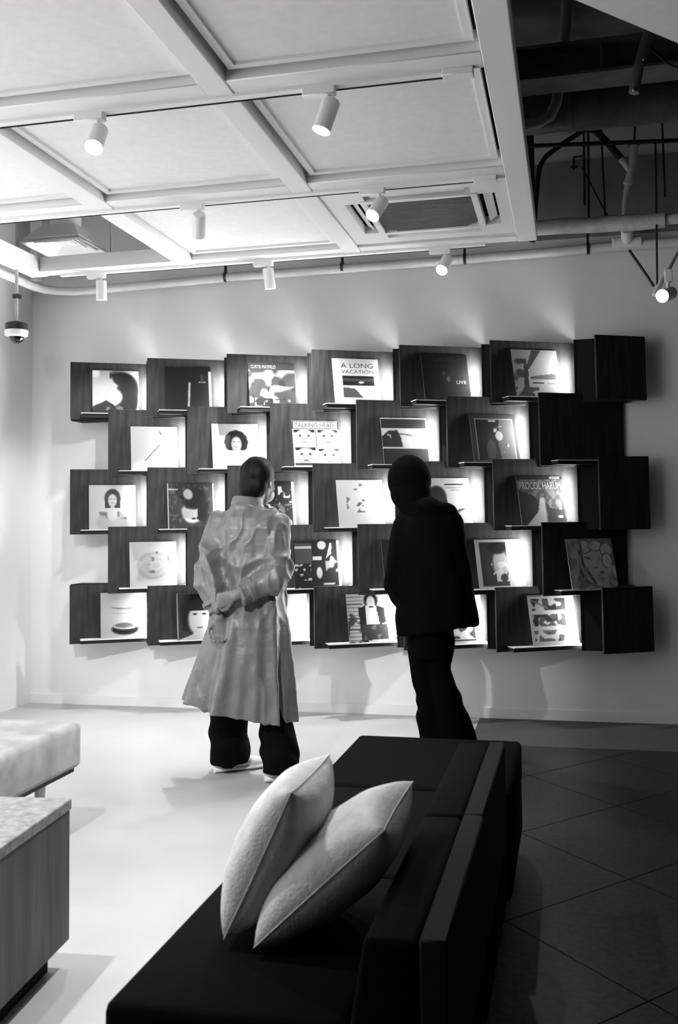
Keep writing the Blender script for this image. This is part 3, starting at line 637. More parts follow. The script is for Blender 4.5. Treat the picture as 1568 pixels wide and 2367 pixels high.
# ================================================================== upper left: diffuser, duct, camera
dx, dy, dz = -3.22, -0.60, 3.10
df = thing('air_diffuser', 'square white ceiling air diffuser on a short duct, upper left', 'diffuser', (dx, dy, dz))
for k, w in enumerate((0.21, 0.15, 0.10, 0.055)):
    b = B(); z = dz + 0.012 * k; w2 = w - 0.035 if k < 3 else 0.0
    if w2 > 0:
        R0 = [(dx - w, dy - w, z), (dx + w, dy - w, z), (dx + w, dy + w, z), (dx - w, dy + w, z)]
        R1 = [(dx - w2, dy - w2, z + 0.03), (dx + w2, dy - w2, z + 0.03), (dx + w2, dy + w2, z + 0.03), (dx - w2, dy + w2, z + 0.03)]
        R2 = [(x, y, zz + 0.006) for x, y, zz in R1]; R3 = [(x, y, zz + 0.006) for x, y, zz in R0]
        b.rings([R0, R1, R2, R3, R0], cap=False)
    else: b.box(dx - w, dx + w, dy - w, dy + w, z, z + 0.008)
    b.obj('cone_ring' if k < 3 else 'centre_plate', 'white', df, smooth=0)
R0 = [(dx - .2, dy - .2, dz + .03), (dx + .2, dy - .2, dz + .03), (dx + .2, dy + .2, dz + .03), (dx - .2, dy + .2, dz + .03)]
R1 = [(dx - .11, dy - .11, dz + .14), (dx + .11, dy - .11, dz + .14), (dx + .11, dy + .11, dz + .14), (dx - .11, dy + .11, dz + .14)]
B().rings([R0, R1], cap=False).obj('hood', 'white', df, smooth=0)
B().tube([(dx, dy, dz + 0.14), (dx, dy, ZS)], 0.10, 24).obj('neck', 'pipe', df)
o = B().box(-3.02, -2.86, -0.95, -0.2, 3.42, 3.62).obj('duct_box', 'white', None, (-2.94, -0.55, 3.42), smooth=0); tag(o, 'small boxed white duct beside the air diffuser', 'duct')
o = B().tube([(-2.83, -0.74, ZR + 0.1), (-2.83, -0.74, ZS)], 0.0035, 8).obj('hanger_wire', 'grey', None, (-2.83, -0.74, ZR + .1)); tag(o, 'thin hanger wire holding the open ceiling bay', 'wire')
o = B().box(-3.72, -3.66, -0.20, -0.14, 3.02, ZS).obj('service_post', 'wall', None, (-3.69, -0.17, 3.02), smooth=0); tag(o, 'slim white service post left of the air diffuser', 'post')
cy0 = -0.9; cc = at_y(38, 762, cy0)
cm = thing('security_camera', 'black and white dome security camera hanging at far left', 'camera', cc)
def disc_loft(pts, c, n=24): return B().rings([[(c[0] + r * math.cos(2 * math.pi * i / n), c[1] + r * math.sin(2 * math.pi * i / n), c[2] + z) for i in range(n)] for r, z in pts])
B().tube([cc + V3((0, 0, 0.03)), (cc[0], cc[1], ZS)], 0.010, 12).obj('drop_pole', 'grey', cm)
disc_loft([(0.015, 0.055), (0.060, 0.042), (0.070, 0.034), (0.070, -0.006)], cc).obj('housing', 'black', cm)
disc_loft([(0.072, -0.006), (0.074, -0.012), (0.070, -0.040), (0.052, -0.048)], cc).obj('collar', 'white', cm)
disc_loft([(0.048, -0.044)] + [(0.048 * math.cos(a), -0.05 - 0.040 * math.sin(a)) for a in np.linspace(0, 1.45, 8)], cc).obj('dome', 'dome', cm)
B().box(cc[0] - 0.018, cc[0] + 0.022, cc[1] - 0.02, cc[1] + 0.02, cc[2] + 0.20, cc[2] + 0.225).obj('clamp', 'clamp', cm)

# ================================================================== pipe along the wall
PY = -0.10
pw = [(-3.60, -3.2, 2.93), (-3.60, -0.36, 2.93), (-3.575, -0.24, 2.932), (-3.51, -0.16, 2.935), (-3.42, -0.115, 2.937), (-3.30, PY, 2.94), (-2.2, PY, 2.965), (-0.7, PY, 2.972), (0.32, PY, 2.985), (1.6, PY, 2.990)]
pt = thing('wall_pipe', 'long white pipe running along the top of the display wall', 'pipe', (-1.0, PY, 2.97))
B().tube(pw, 0.030, 20).obj('run', 'pipe', pt)
for px, py in ((522, 640), (792, 618), (1075, 598), (1360, 575)):
    p = at_y(px, py, PY)
    B().tube([(p[0] - 0.009, PY, p[2]), (p[0] + 0.009, PY, p[2])], 0.036, 20).obj('clamp', 'clamp', pt)
    B().box(p[0] - 0.008, p[0] + 0.008, PY - 0.008, PY + 0.008, p[2] + 0.03, p[2] + 0.12).obj('clamp_stem', 'clamp', pt, smooth=0)
p = at_y(1450, 562, PY)
B().tube([(p[0] - 0.09, PY, p[2]), (p[0] - 0.085, PY, p[2]), (p[0] + 0.085, PY, p[2]), (p[0] + 0.09, PY, p[2])], [0.036, 0.042, 0.042, 0.036], 20).obj('tee_joint', 'white', pt)
q = at_y(1450, 530, -0.2)
B().tube([(p[0], PY, p[2]), (q[0], -0.2, q[2])], [0.036, 0.036], 18).obj('tee_branch', 'white', pt)

# ================================================================== dark service void, upper right
def pipe_px(name, label, cat, pts, rad, m, n=16, group=None):
    P = [at_y(x, y, d) for x, y, d in pts]
    c = P[0]
    o = B().tube(P, rad, n).obj(name, m, None, tuple(c)); return tag(o, label, cat, group)
# insulated horizontal pipe
P = [at_y(1236, 528, -0.42), at_y(1300, 522, -0.42), at_y(1360, 521, -0.42), at_y(1420, 516, -0.42), at_y(1480, 514, -0.42), at_y(1536, 508, -0.42)]
ip = thing('lagged_pipe', 'thick pale lagged pipe beside the ceiling edge', 'pipe', P[0])
B().tube([P[0] + V3((-0.5, 0, 0.0))] + P, [0.045, 0.044, 0.049, 0.046, 0.050, 0.047, 0.048], 22).obj('lagging', 'insul', ip)
B().tube([P[-1] - V3((0.02, 0, 0)), P[-1] + V3((0.9, 0, 0.02))], 0.032, 18).obj('bare_end', 'insul', ip)
# flue and grey bends
pipe_px('soil_pipe', 'grey pipe dropping from the roof and bending left behind the ceiling edge', 'pipe',
        [(1312, -60, -1.30), (1308, 60, -1.30), (1300, 130, -1.30), (1292, 200, -1.30), (1286, 240, -1.30), (1272, 268, -1.30), (1248, 283, -1.30), (1210, 290, -1.30), (1150, 292, -1.30)], 0.028, 'grey', 20)
# steel beam
bz0 = at_y(1300, 195, -1.5); bz1 = at_y(1300, 118, -1.5)
sb = thing('steel_beam', 'dark steel roof beam crossing the service void', 'beam', (1.2, -1.5, bz0[2]))
B().box(-0.6, XR, -1.60, -1.40, bz0[2], bz0[2] + 0.016).obj('bottom_flange', 'steel', sb, smooth=0)
B().box(-0.6, XR, -1.60, -1.40, bz1[2] - 0.016, bz1[2]).obj('top_flange', 'steel', sb, smooth=0)
B().box(-0.6, XR, -1.507, -1.493, bz0[2] + 0.016, bz1[2] - 0.016).obj('web', 'steel', sb, smooth=0)
for k in range(4): B().box(-0.4 + 0.6 * k, -0.39 + 0.6 * k, -1.59, -1.507, bz0[2] + 0.016, bz1[2] - 0.016).obj('stiffener', 'steel', sb, smooth=0)
# corrugated roof deck
dk = B(); w = 0.11
for k in range(30):
    x0 = -0.6 + w * k
    dk.add([(x0, -3.4, ZS - 0.06), (x0 + 0.035, -3.4, ZS - 0.06), (x0 + 0.055, -3.4, ZS - 0.01), (x0 + 0.09, -3.4, ZS - 0.01), (x0 + w, -3.4, ZS - 0.06),
            (x0, -1.6, ZS - 0.06), (x0 + 0.035, -1.6, ZS - 0.06), (x0 + 0.055, -1.6, ZS - 0.01), (x0 + 0.09, -1.6, ZS - 0.01), (x0 + w, -1.6, ZS - 0.06)],
           [(0, 1, 6, 5), (1, 2, 7, 6), (2, 3, 8, 7), (3, 4, 9, 8)])
o = dk.obj('roof_deck', 'steel', None, (1.0, -2.5, ZS - 0.06), smooth=0); tag(o, 'dark corrugated roof deck above the service void', 'roof deck')
# wrapped duct
dc = at_y(1400, 245, -0.95); rr = 0.5 * 100 / ppm(dc)
du = thing('wrapped_duct', 'wide dark foil wrapped air duct in the service void', 'duct', dc)
pts = []; rad = []
for k in range(34):
    x = -0.7 + 0.1 * k; pts.append((x, -0.95, dc[2] - 0.006 * (x - dc[0]))); rad.append(rr * (1 + 0.035 * math.sin(k * 2.4) + 0.02 * math.sin(k * 5.1)))
B().tube(pts, rad, 30).obj('wrap', 'duct', du)
for x in (0.05, 0.75, 1.4):
    B().tube([(x - 0.012, -0.95, dc[2]), (x + 0.012, -0.95, dc[2])], rr * 1.05, 30).obj('band', 'steel', du)
# black conduits
pipe_px('black_conduit', 'black bent conduit rising beside the ceiling edge to a peak', 'conduit',
        [(1232, 560, -0.30), (1238, 480, -0.30), (1243, 420, -0.30), (1248, 385, -0.30), (1262, 362, -0.30), (1300, 333, -0.30), (1340, 307, -0.30), (1358, 298, -0.30), (1372, 300, -0.30)], 0.016, 'black', 14)
pipe_px('black_conduit', 'thick black conduit sloping down right from the peak to the grey branch', 'conduit',
        [(1366, 299, -0.30), (1378, 302, -0.30), (1410, 335, -0.30), (1436, 366, -0.30)], 0.022, 'black', 14)
gp = thing('branch_pipe', 'pale grey branched drain pipe standing behind the lagged pipe', 'pipe', at_y(1452, 500, -0.28))
B().tube([at_y(x, y, -0.28) for x, y in ((1466, 335), (1464, 370), (1460, 395), (1454, 425))], 0.026, 18).obj('upper_run', 'pipe', gp)
B().tube([at_y(x, y, -0.28) for x, y in ((1430, 360), (1446, 378), (1460, 396))], 0.022, 16).obj('branch', 'pipe', gp)
B().tube([at_y(x, y, -0.28) for x, y in ((1454, 420), (1450, 445), (1446, 470), (1446, 515))], [0.022, 0.020, 0.018, 0.017], 16).obj('lower_run', 'pipe', gp)
B().tube([at_y(1466, 337, -0.28), at_y(1466, 331, -0.28)], 0.033, 18).obj('collar', 'black', gp)
B().tube([at_y(1456, 416, -0.28), at_y(1452, 427, -0.28)], 0.029, 18).obj('coupling', 'pipe', gp)
pipe_px('support_rail', 'black horizontal support rail across the service void', 'rail', [(1150, 340, -0.34), (1236, 337, -0.34), (1400, 331, -0.34), (1640, 322, -0.34)], 0.013, 'black', 10)
for k, (x0, y0, x1, y1, d, r, lab) in enumerate((
        (1350, 300, 1352, 474, -0.34, 0.007, 'short black hanger rod ending above the lagged pipe'),
        (1360, 298, 1362, 515, -0.36, 0.007, 'black hanger rod just right of the short one'),
        (1390, 290, 1400, 512, -0.36, 0.006, 'slim black hanger rod behind the sloping conduit'),
        (1470, 262, 1467, 330, -0.40, 0.006, 'short rod above the grey branch pipe'),
        (1531, 270, 1538, 455, -0.40, 0.006, 'black hanger rod near the right edge of the photo'),
        (1516, 330, 1520, 665, -0.45, 0.006, 'long black rod running down to the right hand spotlight'))):
    pipe_px('hanger_rod', lab, 'rod', [(x0, y0, d), (x1, y1, d)], r, 'black', 8, 'hanger rods in the service void')
pipe_px('hanger_rod', 'thin black brace sloping behind the hanger rods', 'rod', [(1345, 385, -0.2), (1408, 505, -0.2)], 0.005, 'black', 8, 'hanger rods in the service void')
pipe_px('brace_rod', 'black brace sloping from the white tee joint to the right hand spotlight', 'rod', [(1455, 578, -0.45), (1498, 640, -0.45), (1512, 662, -0.45)], 0.008, 'black', 10)
hk = thing('wall_hook', 'small dark valve bracket on the raw wall of the void', 'bracket', at_y(1328, 380, -0.03))
B().tube([at_y(1327, 362, -0.03), at_y(1327, 392, -0.03)], 0.007, 8).obj('stem', 'black', hk); B().tube([at_y(1320, 386, -0.03), at_y(1336, 386, -0.03)], 0.007, 8).obj('cross_bar', 'black', hk); B().tube([at_y(1327, 363, -0.03), at_y(1350, 360, -0.03)], 0.005, 8).obj('arm', 'black', hk)
p = at_y(1226, 300, -0.25); o = B().box(p[0] - 0.025, p[0] + 0.022, -0.28, -0.23, 3.02, p[2]).obj('steel_post', 'black', None, (p[0], -0.25, 3.02), smooth=0); tag(o, 'short black steel post just right of the ceiling edge', 'post')
zc = at_y(1400, 367, -0.01)[2]
zl = at_y(1400, 545, -0.01)[2]
struct('trim_1', B().box(-0.20, XR, -0.012, 0, zl, zc), 'concrete', 'raw grey concrete band on the wall in the service void', smooth=0)
# tube lamp hanging in the void
tp = [at_y(1500, 75, -2.2), at_y(1478, 150, -2.2), at_y(1466, 215, -2.2)]
tl = thing('tube_lamp', 'dark unlit tube lamp hanging in the upper right void', 'lamp', tp[0])
B().tube(tp, 0.022, 16).obj('tube', 'steel', tl)
for q in (at_y(1487, 139, -2.215), at_y(1464, 209, -2.215)): B().ell(q + V3((0, -0.012, 0)), (0.006, 0, 0), (0, 0.006, 0), (0, 0, 0.010), 10, 6).obj('clip', 'glint', tl)  # bright beads shaped to stand for the glints on the tube
pipe_px('cable', 'thin black cable curving beside the tube lamp', 'cable', [(1500, 105, -2.15), (1520, 125, -2.15), (1545, 148, -2.15), (1590, 165, -2.15)], 0.006, 'black', 8)
# near soffit, upper right
e0, e1 = at_z(1330, 0, ZR), at_z(1568, 100, ZR); dv = unit(e1 - e0); a0 = e0 - dv * 1.6; a1 = e0 + dv * 2.2; nr = V3((dv[1], -dv[0], 0))
sf = B().prism([(a0[0], a0[1]), (a0[0] + nr[0] * 2.2, a0[1] + nr[1] * 2.2), (a1[0] + nr[0] * 2.2, a1[1] + nr[1] * 2.2), (a1[0], a1[1])], ZR, ZR + 0.06)
o = sf.obj('ceiling_soffit', 'ceiling', None, (0.8, -3.8, ZR), smooth=0); tag(o, 'white soffit panel cutting across the top right corner', None, None, 'structure')
# right hand rail and spotlight
q0, q1 = at_y(1600, 520, -0.55), at_y(1513, 682, -0.85)
rl = B(); rl.tube([q0 + (q0 - q1) * 0.6, q1], 0.014, 12); o = rl.obj('lighting_track', 'white', None, tuple(q1)); tag(o, 'short sloping white track at the right edge', 'lighting track')
lc = at_y(1538, 682, -0.85)
ls = thing('track_spotlight', 'brightly lit white spotlight at the right edge below the sloping track', 'spotlight', lc, 'white spotlights on the ceiling tracks')
fd = unit(V3((-0.45, -0.80, -0.28))); b0 = lc - fd * 0.09; b1 = lc + fd * 0.04
bo = B().tube([b0, b0 + fd * 0.006, b1 - fd * 0.003, b1, b1 - fd * 0.003, b1 - fd * 0.015], [0.030, 0.036, 0.036, 0.036, 0.031, 0.031], 28).obj('body', 'white', ls)
B().tube([b1 - fd * 0.010, b1 - fd * 0.002], 0.032, 24).obj('lens', 'lens', bo, world_loc(ls))
B().tube([lc - fd * 0.03, lc + V3((0.02, 0.0, 0.10))], 0.010, 10).obj('stem', 'white', ls)
kk = lc + V3((0.02, 0, 0.10)); B().box(kk[0] - 0.02, kk[0] + 0.02, kk[1] - 0.02, kk[1] + 0.02, kk[2] - 0.03, kk[2] + 0.04).obj('adapter', 'white', ls, bevel=0.003, seg=1)
l = bpy.data.lights.new('spot', 'SPOT'); l.energy = 6 * SPOT_W; l.spot_size = math.radians(60); l.spot_blend = 0.8; l.shadow_soft_size = 0.028
lo = bpy.data.objects.new('spot_beam', l); COL.objects.link(lo); lo.parent = ls; lo.location = tuple(b1 + fd * 0.01 - lc); lo.rotation_euler = Vector(tuple(fd)).to_track_quat('-Z', 'Y').to_euler()

# ================================================================== sofa modules and ottoman
def sofa_module(y0, y1, label):
    t = thing('sofa_module', label, 'sofa', (-0.54, (y0 + y1) / 2, 0), 'modules of the dark sofa')
    g = 0.004
    B().box(-0.83, -0.25, y0 + 0.03, y1 - 0.03, 0.0, 0.08).obj('plinth', 'joint', t, smooth=0)
    B().box(-0.855, -0.225, y0 + g, y1 - g, 0.08, 0.26).obj('base', 'sofa', t, bevel=0.012, seg=2)
    B().box(-0.858, -0.40, y0 + g, y1 - g, 0.26, 0.42).obj('seat_cushion', 'sofa', t, bevel=0.022, seg=3)
    b = B().prism_y([(-0.418, 0.26), (-0.272, 0.26), (-0.272, 0.575), (-0.368, 0.575), (-0.395, 0.42)], y0 + g, y1 - g)
    b.obj('back_cushion', 'sofa', t, bevel=0.014, seg=3)
    B().box(-0.270, -0.222, y0 + g, y1 - g, 0.262, 0.580).obj('back_frame', 'sofaframe', t, bevel=0.004, seg=1)
sofa_module(-4.79, -4.057, 'near dark sofa module under the two pale cushions')
sofa_module(-4.057, -3.27, 'far dark sofa module with a low back, next to the ottoman')
ot = thing('ottoman', 'flat dark square ottoman at the far end of the sofa', 'ottoman', (-0.53, -2.89, 0))
B().box(-0.83, -0.25, -3.22, -2.56, 0, 0.08).obj('plinth', 'joint', ot, smooth=0)
B().box(-0.858, -0.212, -3.262, -2.515, 0.08, 0.27).obj('base', 'sofa', ot, bevel=0.012, seg=2)
B().box(-0.860, -0.209, -3.262, -2.515, 0.27, 0.42).obj('seat_cushion', 'sofa', ot, bevel=0.020, seg=3)

# ------------------------------------------------------------------ cushions
def pillow(label, centre, ax_len, ax_dep, size, thick, seed):
    n = 34; U = unit(ax_len); W_ = unit(V3(ax_dep) - U * (V3(ax_dep) @ U)); Nn = np.cross(U, W_); c = V3(centre)
    top, bot = [], []
    for j in range(n + 1):
        for i in range(n + 1):
            a, b = 2 * i / n - 1, 2 * j / n - 1
            pinch = 1 - 0.06 * (1 - abs(a) ** 2) * (abs(b) ** 6) ; pinch2 = 1 - 0.06 * (1 - abs(b) ** 2) * (abs(a) ** 6)
            h = thick * (max(0, 1 - abs(a) ** 2.4) * max(0, 1 - abs(b) ** 2.4)) ** 0.46
            wr = 0.004 * mnoise.noise(Vector((a * 3 + seed, b * 3, 1))) + 0.006 * mnoise.noise(Vector((a * 1.3 + seed, b * 1.3, 4)))
            p = c + U * a * size / 2 * pinch2 + W_ * b * size / 2 * pinch
            k = min(1, (1 - max(abs(a), abs(b))) * 4)
            top.append(p + Nn * (h / 2 + wr * k)); bot.append(p - Nn * (h / 2 - wr * k))
    b = B(); g = n + 1
    f = [(j * g + i, j * g + i + 1, (j + 1) * g + i + 1, (j + 1) * g + i) for j in range(n) for i in range(n)]
    b.add(top + bot, f + [tuple(q + g * g for q in reversed(r)) for r in f])
    me = b.mesh('cushion', c); bm = bmesh.new(); bm.from_mesh(me); bmesh.ops.remove_doubles(bm, verts=bm.verts, dist=0.0006); bmesh.ops.recalc_face_normals(bm, faces=bm.faces); bm.to_mesh(me); bm.free()
    me.polygons.foreach_set('use_smooth', [True] * len(me.polygons))
    o = put('cushion', me, 'pillow', None, tuple(c)); tag(o, label, 'cushion', 'pale cushions on the sofa')
    e = B(); path = []
    for (a0, b0), (a1, b1) in (((-1, -1), (1, -1)), ((1, -1), (1, 1)), ((1, 1), (-1, 1)), ((-1, 1), (-1, -1))):
        for k in range(12):
            t = k / 12; a, bb = a0 + (a1 - a0) * t, b0 + (b1 - b0) * t
            path.append(c + U * a * size / 2 * (1 - 0.06 * (1 - bb * bb) * abs(a) ** 6) + W_ * bb * size / 2 * (1 - 0.06 * (1 - a * a) * abs(bb) ** 6))
    e.tube(path + [path[0]], 0.0014, 6).obj('seam', 'pillow', o, tuple(c))
    return o
pillow('pale cushion leaning back against the sofa back, nearer the camera side', (-0.505, -4.378, 0.565), (math.cos(0.742), 0, math.sin(0.742)), (0, 1, 0), 0.365, 0.165, 3.0)
pillow('pale cushion standing on the seat edge, shaded on its right face', (-0.640, -4.365, 0.592), (math.cos(1.12), 0, math.sin(1.12)), (0, 1, 0), 0.335, 0.165, 9.0)

# ================================================================== left foreground: bench and low table
bn = thing('upholstered_bench', 'pale velvet bench seat on short legs at the left edge', 'bench', (-2.55, -3.05, 0))
bs = B().box(-3.10, -2.04, -3.60, -2.60, 0.262, 0.45).obj('seat', 'velvet', bn, bevel=0.028, seg=3)
B().box(-3.08, -2.065, -3.58, -2.63, 0.245, 0.262).obj('seat_base', 'black', bn, smooth=0)
for x in (-2.98, -2.16):
    for y in (-3.46, -2.74): B().tube([(x, y, 0.25), (x, y, 0.0)], [0.024, 0.014], 14).obj('leg', 'ledge', bn)
tb = thing('low_table', 'dark wood low table with pale speckled stone top at the left edge', 'table', (-1.85, -4.2, 0))
an = math.radians(5); cA, sA = math.cos(an), math.sin(an); pv = at_z(166, 1845, 0.48)
def rot(x, y): return (pv[0] + cA * x - sA * y, pv[1] + sA * x + cA * y)
def rbx(x0, x1, y0, y1, z0, z1): return B().prism([rot(x0, y0), rot(x1, y0), rot(x1, y1), rot(x0, y1)], z0, z1)
rbx(-0.75, 0, -0.95, 0, 0.448, 0.48).obj('stone_top', 'stone', tb, bevel=0.003, seg=1)
rbx(-0.745, -0.004, -0.945, -0.004, 0.075, 0.448).obj('body', 'wood', tb, bevel=0.002, seg=1)
rbx(-0.70, -0.05, -0.90, -0.05, 0.0, 0.075).obj('plinth', 'joint', tb, smooth=0)
rbx(-0.0045, -0.002, -0.47, -0.466, 0.08, 0.445).obj('door_gap', 'joint', tb, smooth=0)

# ================================================================== people
def hand(b, wrist, d, side, nrm, L=0.17, curl=0.5):
    d, side, nrm = unit(d), unit(side), unit(nrm); w = V3(wrist)
    b.loft([(w - d * 0.02, side * 0.026, nrm * 0.020), (w + d * 0.02, side * 0.031, nrm * 0.017), (w + d * 0.055, side * 0.039, nrm * 0.015), (w + d * 0.085, side * 0.040, nrm * 0.013), (w + d * 0.095, side * 0.034, nrm * 0.010)], 18)
    for k, (o, ln) in enumerate(((-0.029, 0.064), (-0.010, 0.074), (0.010, 0.070), (0.028, 0.054))):
        p = w + d * 0.080 + side * o; pts = [p]; ang = 0.15
        for sgm in (0.45, 0.32, 0.23):
            ang += curl; pts.append(pts[-1] + (d * math.cos(ang) + nrm * math.sin(ang)) * ln * sgm)
        b.tube(pts, [0.0090, 0.0085, 0.0078, 0.0068], 10, rnd=True)
    p = w + d * 0.025 - side * 0.026; q = p + (d * 0.55 - side * 0.75) * 0.035 + nrm * 0.008
    b.tube([p, q, q + (d * 0.9 - side * 0.15 + nrm * 0.3) * 0.028, q + (d * 0.9 + side * 0.1 + nrm * 0.45) * 0.050], [0.014, 0.011, 0.0095, 0.008], 10, rnd=True)
def head_mesh(b, c, fw, up, s=1.0):
    fw, up = unit(fw), unit(up); fw = unit(fw - up * (fw @ up)); rt = np.cross(fw, up); c = V3(c)
    prof = [(-0.115, 0.028, 0.026, 0.062), (-0.100, 0.040, 0.045, 0.045), (-0.075, 0.054, 0.066, 0.026), (-0.040, 0.064, 0.084, 0.010), (0.0, 0.071, 0.094, 0.0), (0.040, 0.074, 0.097, -0.004), (0.075, 0.068, 0.088, -0.006), (0.100, 0.052, 0.066, -0.008), (0.115, 0.030, 0.038, -0.008)]
    b.loft([(c + up * z * s + fw * o * s, rt * w * s, fw * dd * s) for z, w, dd, o in prof], 26)
    b.tube([c + fw * 0.095 * s + up * 0.010 * s, c + fw * 0.112 * s - up * 0.022 * s, c + fw * 0.100 * s - up * 0.036 * s], [0.008, 0.013, 0.011], 10, rnd=True)
    for k in (-1, 1):
        b.ell(c + rt * k * 0.076 * s - up * 0.008 * s - fw * 0.008 * s, rt * 0.008 * s, fw * 0.016 * s - up * 0.004 * s, up * 0.031 * s, 12, 8)
        b.ell(c + rt * k * 0.030 * s + up * 0.022 * s + fw * 0.082 * s, rt * 0.024 * s, fw * 0.014 * s, up * 0.007 * s, 12, 8)
    b.ell(c + fw * 0.092 * s - up * 0.058 * s, rt * 0.022 * s, fw * 0.010 * s, up * 0.008 * s, 12, 8)
    return rt
def eyes(root, org, c, fw, up, s=1.0):
    fw, up = unit(fw), unit(up); fw = unit(fw - up * (fw @ up)); rt = np.cross(fw, up)
    for k in (-1, 1): B().ell(V3(c) + rt * k * 0.030 * s + fw * 0.083 * s + up * 0.006 * s, rt * 0.013, fw * 0.011, up * 0.009, 12, 8).obj('eye', 'dome', root, org)

# ---------- person in the long grey coat
YP = -1.70
def J(px, py, y=YP): return at_y(px, py, y)
KP = ppm(J(580, 1400))
org = at_z(585, 1800, 0.0)
body = B()
hc = J(598, 1112, YP + 0.10); hup = unit((0.10, 0.12, 1)); hfw = unit((0.20, 0.95, -0.12))
head_mesh(body, hc, hfw, hup, 0.98)
nb = J(580, 1178, YP + 0.03)
body.tube([hc - hup * 0.05 - hfw * 0.02, nb, nb + V3((0, -0.01, -0.10))], [0.052, 0.055, 0.07], 20)
tor = [(1182, 60, .07), (1200, 74, .085), (1240, 72, .10), (1300, 66, .10), (1360, 58, .09), (1420, 52, .08), (1470, 46, .075), (1510, 36, .06)]
body.loft([(J(578, y), (w / KP, 0, 0), (0, d, 0)) for y, w, d in tor], 28)
sl, sr = J(510, 1207), J(650, 1208)
el_l, wr_l = J(476, 1312, YP - 0.10), J(506, 1428, YP - 0.16)
el_r, wr_r = J(652, 1328, YP - 0.10), J(545, 1376, YP - 0.225)
body.tube([sl, (sl + el_l) / 2, el_l, (el_l + wr_l) / 2, wr_l], [0.050, 0.044, 0.038, 0.036, 0.028], 16, rnd=True)
body.tube([sr, (sr + el_r) / 2, el_r, (el_r + wr_r) / 2, wr_r], [0.050, 0.044, 0.038, 0.036, 0.028], 16, rnd=True)
hand(body, wr_l, unit((0.10, -0.05, -1)), (0.9, 0.4, 0.05), (0.35, -0.9, 0.0), curl=0.55)
hand(body, wr_r, unit(V3(J(500, 1392, YP - 0.24)) - wr_r), (0.05, -0.2, 1), (-0.2, 0.9, 0.2), curl=0.75)
d1, d2 = unit((0.80, 0.60, 0)), unit((0.85, 0.50, 0)); h1, h2 = at_z(496, 1786, 0.0), at_z(612, 1808, 0.0)
lb, rb_ = h1 + d1 * 0.085 + V3((0, 0, 0.075)), h2 + d2 * 0.085 + V3((0, 0, 0.075))
LEGL = [J(548, 1490), J(535, 1580, YP + 0.03), J(530, 1640, YP + 0.05), J(529, 1700, YP + 0.06), lb]
LEGR = [J(612, 1490), J(622, 1580), J(636, 1650), J(643, 1715, YP - 0.01), rb_]
for q, hh, dd in ((LEGL, h1, d1), (LEGR, h2, d2)):
    body.tube(q, [0.062, 0.056, 0.046, 0.042, 0.032], 18, rnd=True)
    body.tube([q[-1] + V3((0, 0, -0.015)), hh + dd * 0.14 + V3((0, 0, 0.045)), hh + dd * 0.21 + V3((0, 0, 0.036))], [0.028, 0.026, 0.018], 14, rnd=True)
me = union(body, 0.0055, 2)
person1 = finish(me, 'person', 'skin', None, tuple(org)); person1.location = tuple(org)
tag(person1, 'person in a long grey coat and black trousers with hands behind the back', 'person')
eyes(person1, tuple(org), hc, hfw, hup)
# hair
hr = B(); rt = np.cross(unit(hfw - hup * (hfw @ hup)), hup); hf = unit(hfw - hup * (hfw @ hup))
hr.ell(hc - hf * 0.022 + hup * 0.030, rt * 0.089, hf * 0.098, hup * 0.096, 30, 18)
hr.ell(hc - hf * 0.050 - hup * 0.030, rt * 0.078, hf * 0.064, hup * 0.080, 26, 14)
hr.ell(hc - hf * 0.055 - hup * 0.085, rt * 0.050, hf * 0.040, hup * 0.045, 22, 12)
hm = union(hr, 0.006, 3); displace(hm, lambda co, n: 0.004 * vnoise(co, (28, 28, 6), 2.0))
finish(hm, 'hair', 'hair', person1, tuple(org))
mk = B(); mk.ell(hc + hf * 0.064 - hup * 0.060, rt * 0.062, hf * 0.052, hup * 0.046, 22, 14)
mko = mk.obj('face_mask', 'mask', person1, tuple(org))
for k in (-1, 1):
    e = hc + rt * k * 0.078 - hup * 0.006 - hf * 0.012
    B().tube([hc + hf * 0.07 + rt * k * 0.056 - hup * 0.045, e + hf * 0.02 - hup * 0.02, e - hf * 0.006 - hup * 0.012 + rt * k * 0.006, e - hf * 0.008 + hup * 0.018, e + hf * 0.02 + hup * 0.024, hc + hf * 0.08 + rt * k * 0.052 - hup * 0.03], 0.0032, 8).obj('ear_loop', 'mask', mko, tuple(org))
# coat
ct = B()
rows = [(1168, 566, 40, .055, -.02), (1180, 574, 62, .085, 0), (1196, 578, 80, .112, 0), (1220, 580, 87, .135, 0), (1260, 580, 86, .148, 0), (1310, 579, 82, .150, 0), (1360, 577, 82, .152, 0), (1410, 576, 88, .162, 0),
        (1460, 573, 97, .178, 0), (1510, 568, 106, .192, 0), (1560, 562, 115, .206, 0), (1605, 557, 122, .218, 0), (1640, 554, 126, .226, 0)]
spec = []
for y, cx, hw, dep, oy in rows:
    k = max(0.0, (y - 1380) / 260.0)
    tilt = -0.19 * k
    spec.append((J(cx, y, YP + oy), (hw / KP, 0, hw / KP * tilt), (0, dep, 0)))
def cmod(ph, t):
    a = max(0.0, (t - 0.42) / 0.58) ** 1.1 * 0.17
    return 1 + a * (0.55 * math.sin(7 * ph + 0.6) + 0.45 * math.sin(11 * ph + 2.1) + 0.25 * math.sin(17 * ph))
ct.loft(spec, 120, cmod)
def sleeve(a, b_, c, r):
    ct.tube([a + (a - b_) * 0.22, a + (a - b_) * 0.14, a, a * 0.6 + b_ * 0.4, b_ + (a - b_) * 0.12, b_, b_ + (c - b_) * 0.15, (b_ + c) / 2, c], [r[0] * 0.35, r[0] * 0.78, r[0], r[1], r[2], r[2] * 1.02, r[2], r[3], r[4]], 26, rnd=False)
